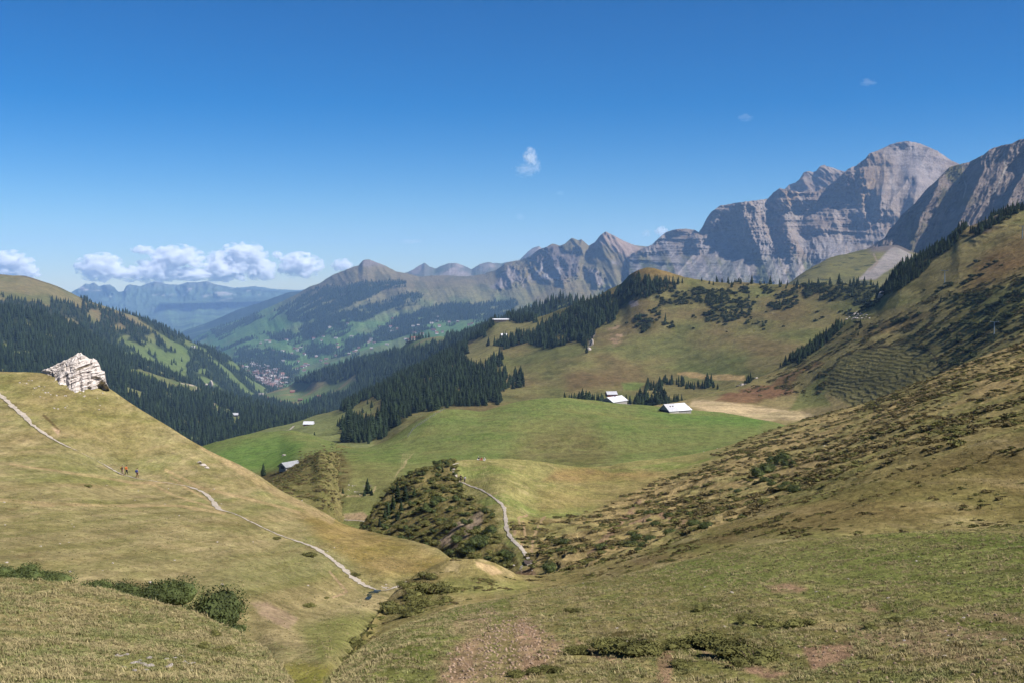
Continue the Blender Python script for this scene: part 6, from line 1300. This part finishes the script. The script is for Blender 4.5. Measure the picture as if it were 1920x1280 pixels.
def person(P, rz, label, top, legs, pack=None, sit=False, stride=.22, hat=None, shorts=False, group=None):
    t = empty("person", P, rz); tag(t, label, "person", group)
    hip = .93 if not sit else .16
    if not sit:
        LK, LA, LT = (.11, -stride * .5, .50), (.11, -stride * 1.15, .09), (.11, -stride * 1.15 + .17, .04)
        RK_, RA, RT = (-.11, stride * .7, .52), (-.11, stride * .75, .08), (-.11, stride * .75 + .18, .03)
    else:
        LK, LA, LT = (.14, .42, .40), (.15, .62, .07), (.15, .80, .05); RK_, RA, RT = (-.14, .44, .36), (-.15, .70, .07), (-.15, .88, .05)
    z = hip
    V = [(0, 0, z), (0, .0, z + .18), (0, .01, z + .36), (0, 0, z + .50), (0, .01, z + .58), (0, .03, z + .66), (0, .03, z + .78)]
    Rr_ = [(.15, .11), (.13, .10), (.16, .11), (.12, .09), (.055, .055), (.085, .095), (.06, .07)]
    E = [(0, 1), (1, 2), (2, 3), (3, 4), (4, 5), (5, 6)]
    def chain(start, pts, rs):
        p = start
        for q, r_ in zip(pts, rs): V.append(q); Rr_.append(r_); E.append((p, len(V) - 1)); p = len(V) - 1
        return p
    ll = chain(0, [(.10, 0, z - .06), LK, LA, LT], [.095, .06, .042, .035]); rl = chain(0, [(-.10, 0, z - .06), RK_, RA, RT], [.095, .06, .042, .035])
    hands = []
    for s_ in (1, -1):
        sh = (.19 * s_, 0, z + .48); el = (.27 * s_, -.04 + .06 * s_, z + .22); wr = (.27 * s_, .12 + .06 * s_, z + .02 + (.14 if sit else 0))
        w_ = chain(3, [sh, el, wr, (wr[0], wr[1] + .05, wr[2] - .04)], [.055, .042, .028, .034]); hands.append((w_, V[-1], s_))
    nb = len(V)
    for w_, h, s_ in hands:
        for k, L_ in enumerate((.07, .08, .075, .06)): x = h[0] + (k - 1.5) * .02; chain(w_, [(x, h[1] + .03, h[2] - .02), (x, h[1] + .03 + L_ * .5, h[2] - .04), (x, h[1] + .02 + L_ * .6, h[2] - .04 - L_ * .5)], [.009, .008, .007])
        chain(w_, [(h[0] - s_ * .035, h[1], h[2] - .01), (h[0] - s_ * .045, h[1] + .035, h[2] - .03)], [.010, .008])
    body = skinned(V, E, Rr_); body.materials.append(m_skin)
    # face: nose, brow and ears drawn out of the head surface
    for v in body.vertices:
        x, y, zz = v.co.x, v.co.y - .03, v.co.z - (z + .70)
        if y > .07 and abs(x) < .02 and -.04 < zz < .02: v.co.y += .02
        if abs(x) > .07 and abs(y) < .03 and -.04 < zz < .03: v.co.x *= 1.12
    link("body", body, t)
    tv = [V[i] for i in (0, 1, 2, 3)]; te = [(0, 1), (1, 2), (2, 3)]; tr = [(.16, .12), (.145, .115), (.175, .125), (.13, .10)]
    for s_, (w_, h, q) in zip((1, -1), hands):
        b = len(tv); sh = (.19 * s_, 0, z + .48); el = (.27 * s_, -.04 + .06 * s_, z + .22); wr = (.27 * s_, .10 + .06 * s_, z + .05 + (.14 if sit else 0))
        tv += [sh, el, wr]; tr += [.068, .055, .043]; te += [(3, b), (b, b + 1), (b + 1, b + 2)]
    j = skinned(tv, te, tr); j.materials.append(CLO[top]); link("jacket", j, t)
    k_ = .62 if shorts else 1.0
    def mid(a, b, q): return tuple(a[i] * (1 - q) + b[i] * q for i in range(3))
    hl, hr = (.10, 0, z - .06), (-.10, 0, z - .06); lv = [V[0], hl, LK, hr, RK_]; lr = [(.165, .125), .11, .075, .11, .075]; le = [(0, 1), (1, 2), (0, 3), (3, 4)]
    if not shorts: lv += [mid(LK, LA, .9), mid(RK_, RA, .9)]; lr += [.055, .055]; le += [(2, 5), (4, 6)]
    q = skinned(lv, le, lr); q.materials.append(CLO[legs]); link("trousers", q, t)
    for a_, b_ in ((LA, LT), (RA, RT)):
        s1 = skinned([(a_[0], a_[1] - .04, a_[2] - .03), (b_[0], b_[1], b_[2])], [(0, 1)], [.055, .045]); s1.materials.append(CLO["black"]); link("boot", s1, t)
    bm = bmesh.new(); bmesh.ops.create_icosphere(bm, subdivisions=2, radius=.112)
    for v in bm.verts: v.co.z = v.co.z * 1.0 if v.co.z > -.02 else v.co.z * .4; v.co.y = v.co.y * 1.05 if v.co.y < 0.03 else v.co.y * .8
    hm_ = bpy.data.meshes.new("hair"); bm.to_mesh(hm_); bm.free(); hm_.materials.append(CLO[hat or "hair"]); link("hat" if hat else "hair", hm_, t, (0, .015, z + .745))
    for s_ in (-.032, .032): MB().box(s_ - .009, s_ + .009, .112, .122, z + .70, z + .712).build("eye", CLO["black"], t)
    if pack:
        bm = bmesh.new(); bmesh.ops.create_cube(bm, size=1); bmesh.ops.bevel(bm, geom=bm.edges[:], offset=.22, segments=3, affect='EDGES')
        for v in bm.verts: v.co = Vector((v.co.x * .34, v.co.y * .22, v.co.z * .52))
        pm = bpy.data.meshes.new("backpack"); bm.to_mesh(pm); bm.free(); pm.materials.append(CLO[pack]); b = link("backpack", pm, t, (0, -.22, z + .32))
        MB().box(-.15, .15, -.14, -.09, -.14, .04).build("pocket", CLO["black"], b)
def foot(layer, u, v): return layer.at(u, v) + np.array([0, 0, .04])
person(foot(nl, 229.5, 891), -1.5, "hiker in dark top with a yellow backpack, leftmost of the three on the left path", "black", "tan", "yellow")
person(foot(nl, 237.5, 890.5), -1.2, "hiker in bright orange shirt and black trousers on the left path", "orange", "black", "orange")
person(foot(nl, 257.5, 896.5), -1.1, "hiker with blue backpack and brown trousers walking ahead of the other two", "blue", "brown", "blue")
person(foot(md, 864, 899), 2.9, "hiker in dark clothes coming along the meadow path, the farther of two", "navy", "navy", None, shorts=False)
person(foot(md, 871.5, 904), 2.8, "hiker with white sleeves and dark vest on the meadow path, the nearer of two", "white", "black", "black")
person(foot(md, 897.5, 860.5), 2.6, "person with white hat and dark jacket sitting at the meadow edge", "navy", "white", None, sit=True, hat="white")
person(foot(md, 903, 861), 2.3, "person in coral red shirt sitting between the other two", "red", "red", None, sit=True)
person(foot(md, 908.5, 862), 2.8, "person in pale clothes lying low at the right of the resting group", "white", "white", None, sit=True, hat="white")

# ================================================================== CLOUDS (beyond the haze)
def cloud_mat(i, dens, thr, sc):
    m = bpy.data.materials.new("cloud_vapour_%d" % i); m.use_nodes = True; nt = m.node_tree; nt.nodes.clear(); L = nt.links
    out = nd(nt, 'ShaderNodeOutputMaterial'); pv = nd(nt, 'ShaderNodeVolumePrincipled'); pv.inputs['Color'].default_value = (1, 1, 1, 1); pv.inputs['Anisotropy'].default_value = 0.0
    tc = nd(nt, 'ShaderNodeTexCoord'); mp = nd(nt, 'ShaderNodeMapping'); mp.inputs['Location'].default_value = (i * 3.7, i * 1.9, i * 5.3)
    L.new(tc.outputs['Object'], mp.inputs[0])
    n = nd(nt, 'ShaderNodeTexNoise', Scale=sc, Detail=7.0, Roughness=.58); L.new(mp.outputs[0], n.inputs['Vector'])
    ln = nd(nt, 'ShaderNodeVectorMath', operation='LENGTH'); L.new(tc.outputs['Object'], ln.inputs[0])
    # density = (1 - r) * a + (noise - .5) * b - thr
    a = nd(nt, 'ShaderNodeMath', operation='MULTIPLY_ADD'); a.inputs[1].default_value = -1.25; a.inputs[2].default_value = 1.1 - thr; L.new(ln.outputs['Value'], a.inputs[0])
    b = nd(nt, 'ShaderNodeMath', operation='MULTIPLY_ADD'); b.inputs[1].default_value = 4.2; b.inputs[2].default_value = -2.1; L.new(n.outputs[0], b.inputs[0])
    s = nd(nt, 'ShaderNodeMath', operation='ADD'); L.new(a.outputs[0], s.inputs[0]); L.new(b.outputs[0], s.inputs[1])
    mr = nd(nt, 'ShaderNodeMapRange', clamp=True); mr.inputs[1].default_value = 0; mr.inputs[2].default_value = .35; mr.inputs[3].default_value = 0; mr.inputs[4].default_value = dens; L.new(s.outputs[0], mr.inputs[0])
    L.new(mr.outputs[0], pv.inputs['Density']); L.new(pv.outputs[0], out.inputs['Volume']); return m
def cloud(i, u, v, wu, hv, label, dens=.004, thr=.0, sc=1.5, dist=58000, group=None, name="cloud"):
    p = pt(u, v, dist); sx = wu / 2 / F * dist * 1.25; sz = hv / 2 / F * dist * 1.35
    bm = bmesh.new(); bmesh.ops.create_icosphere(bm, subdivisions=3, radius=1.0); me = bpy.data.meshes.new(name); bm.to_mesh(me); bm.free(); me.materials.append(cloud_mat(i, dens, thr, sc))
    o = link(name, me, None, p); o.scale = (sx, sx * .6, sz); tag(o, label, "cloud", group)
CLD = [(12, 500, 90, 46, "white cumulus cut by the left picture edge"), (48, 515, 52, 26, "small cloud trailing down right of the leftmost cumulus"), (188, 506, 84, 48, "puffy white cumulus above the left end of the far blue range"), (244, 518, 60, 26, "low cloud between the left cumulus and the central bank"),
       (268, 473, 42, 16, "thin wisp left above the central cloud bank"), (334, 487, 100, 44, "broad grey bottomed cumulus in the middle of the cloud bank"), (292, 512, 80, 46, "rounded cloud low in front of the broad cumulus"), (352, 519, 90, 24, "flat cloud touching the summit line of the far range"),
       (456, 483, 88, 46, "tallest bright cumulus of the cloud bank"), (404, 492, 34, 34, "small tower left of the tallest cumulus"), (425, 512, 100, 42, "wide white cloud below the tallest cumulus"), (490, 510, 60, 40, "cloud at the lower right of the tallest cumulus"),
       (520, 482, 22, 14, "tiny puff right of the tallest cumulus"), (562, 502, 84, 46, "separate cumulus at the right end of the cloud bank"), (642, 502, 40, 24, "small pale cloud left of the conical summit")]
for i, (u, v, w_, h_, l) in enumerate(CLD): cloud(i, u, v - 4, w_ * .9, h_ * .86, l, dens=.009, thr=.14, sc=2.7)
cloud(30, 994, 294, 24, 28, "small bright cloud alone in the middle of the sky", dens=.0035, thr=.1, sc=2.2, dist=46000)
cloud(31, 1006, 312, 16, 24, "little curl of cloud at the lower right of the lone bright cloud", dens=.0016, thr=.1, sc=2.4, dist=46000)
cloud(35, 986, 318, 44, 26, "faint torn veil below the lone bright cloud", dens=.0007, thr=.25, sc=2.6, dist=45500, name="cloud_wisp")
cloud(32, 1240, 434, 22, 16, "tiny white cloud peeking over the saddle left of the rock wall", dens=.003, thr=-.1); cloud(33, 1212, 438, 16, 12, "faint puff left of the tiny cloud above the saddle", dens=.001, thr=-.1)
for i, (u, v, w_, h_, l) in enumerate(((1628, 155, 26, 12, "faint wisp high in the sky at the right"), (1398, 221, 24, 12, "very faint wisp in the right half of the sky"), (975, 407, 16, 12, "faint greyish wisp above the middle mountains"), (770, 453, 40, 8, "flat greyish wisp over the conical summit's right side"), (1050, 362, 14, 8, "tiny wisp below the lone cloud"))):
    cloud(40 + i, u, v, w_, h_, l, dens=.0003, thr=-.05, name="cloud_wisp")

# ================================================================== LIGHT, AIR
SUN_AZ, SUN_EL = 111.0, 46.0      # degrees clockwise from the view axis, above the horizon
w = bpy.data.worlds.new("World"); scene.world = w; w.use_nodes = True; nt = w.node_tree; nt.nodes.clear()
sk = nt.nodes.new('ShaderNodeTexSky'); sk.sky_type = 'NISHITA'; sk.sun_disc = False
sk.sun_elevation = R(SUN_EL); sk.sun_rotation = R(SUN_AZ); sk.altitude = 2000; sk.air_density = 1.0; sk.dust_density = 0.2; sk.ozone_density = 3.0
bg = nt.nodes.new('ShaderNodeBackground'); bg.inputs[1].default_value = 0.05
wo = nt.nodes.new('ShaderNodeOutputWorld'); hs = nt.nodes.new('ShaderNodeHueSaturation'); hs.inputs['Saturation'].default_value = 1.4; hs.inputs['Value'].default_value = 0.60; hs.inputs['Hue'].default_value = 0.504; gm = nt.nodes.new('ShaderNodeGamma'); gm.inputs[1].default_value = 1.3; nt.links.new(sk.outputs[0], gm.inputs[0]); nt.links.new(gm.outputs[0], hs.inputs['Color']); nt.links.new(hs.outputs[0], bg.inputs[0]); nt.links.new(bg.outputs[0], wo.inputs[0])
sl = bpy.data.lights.new("sun", 'SUN'); sl.energy = 5.0; sl.angle = R(0.5); sl.color = (1.0, 0.955, 0.90)
so = bpy.data.objects.new("sun", sl); COL.objects.link(so)
a, e = R(SUN_AZ), R(SUN_EL)
dirv = Vector((math.sin(a) * math.cos(e), math.cos(a) * math.cos(e), math.sin(e)))
so.rotation_euler = dirv.to_track_quat('Z', 'Y').to_euler()

hm = bpy.data.materials.new("haze_air"); hm.use_nodes = True; nt = hm.node_tree; nt.nodes.clear()
pv = nt.nodes.new('ShaderNodeVolumePrincipled'); pv.inputs['Color'].default_value = (0.34, 0.58, 1.0, 1); pv.inputs['Density'].default_value = 3.4e-5; pv.inputs['Anisotropy'].default_value = 0.0
mo = nt.nodes.new('ShaderNodeOutputMaterial'); nt.links.new(pv.outputs[0], mo.inputs['Volume'])
x0, x1, y0, y1, z0, z1 = -26000, 26000, -3000, 26500, -1502, 1045
hv = [(x, y, z) for x in (x0, x1) for y in (y0, y1) for z in (z0, z1)]
hq = [(0, 1, 3, 2), (4, 6, 7, 5), (0, 4, 5, 1), (2, 3, 7, 6), (0, 2, 6, 4), (1, 5, 7, 3)]
hz = link("haze", mesh_np("haze", hv, hq, hm, False)); tag(hz, kind="stuff")

scene.view_settings.view_transform = 'Standard'; scene.view_settings.look = 'None'; scene.view_settings.exposure = 1.0; scene.view_settings.gamma = 1.0
cy = scene.cycles
cy.max_bounces = 8; cy.diffuse_bounces = 2; cy.glossy_bounces = 1; cy.transmission_bounces = 1; cy.transparent_max_bounces = 8; cy.volume_bounces = 8; cy.volume_step_rate = 0.5
cy.use_denoising = True; cy.use_adaptive_sampling = True; cy.adaptive_threshold = 0.02
scene.render.resolution_x = 1024; scene.render.resolution_y = 682
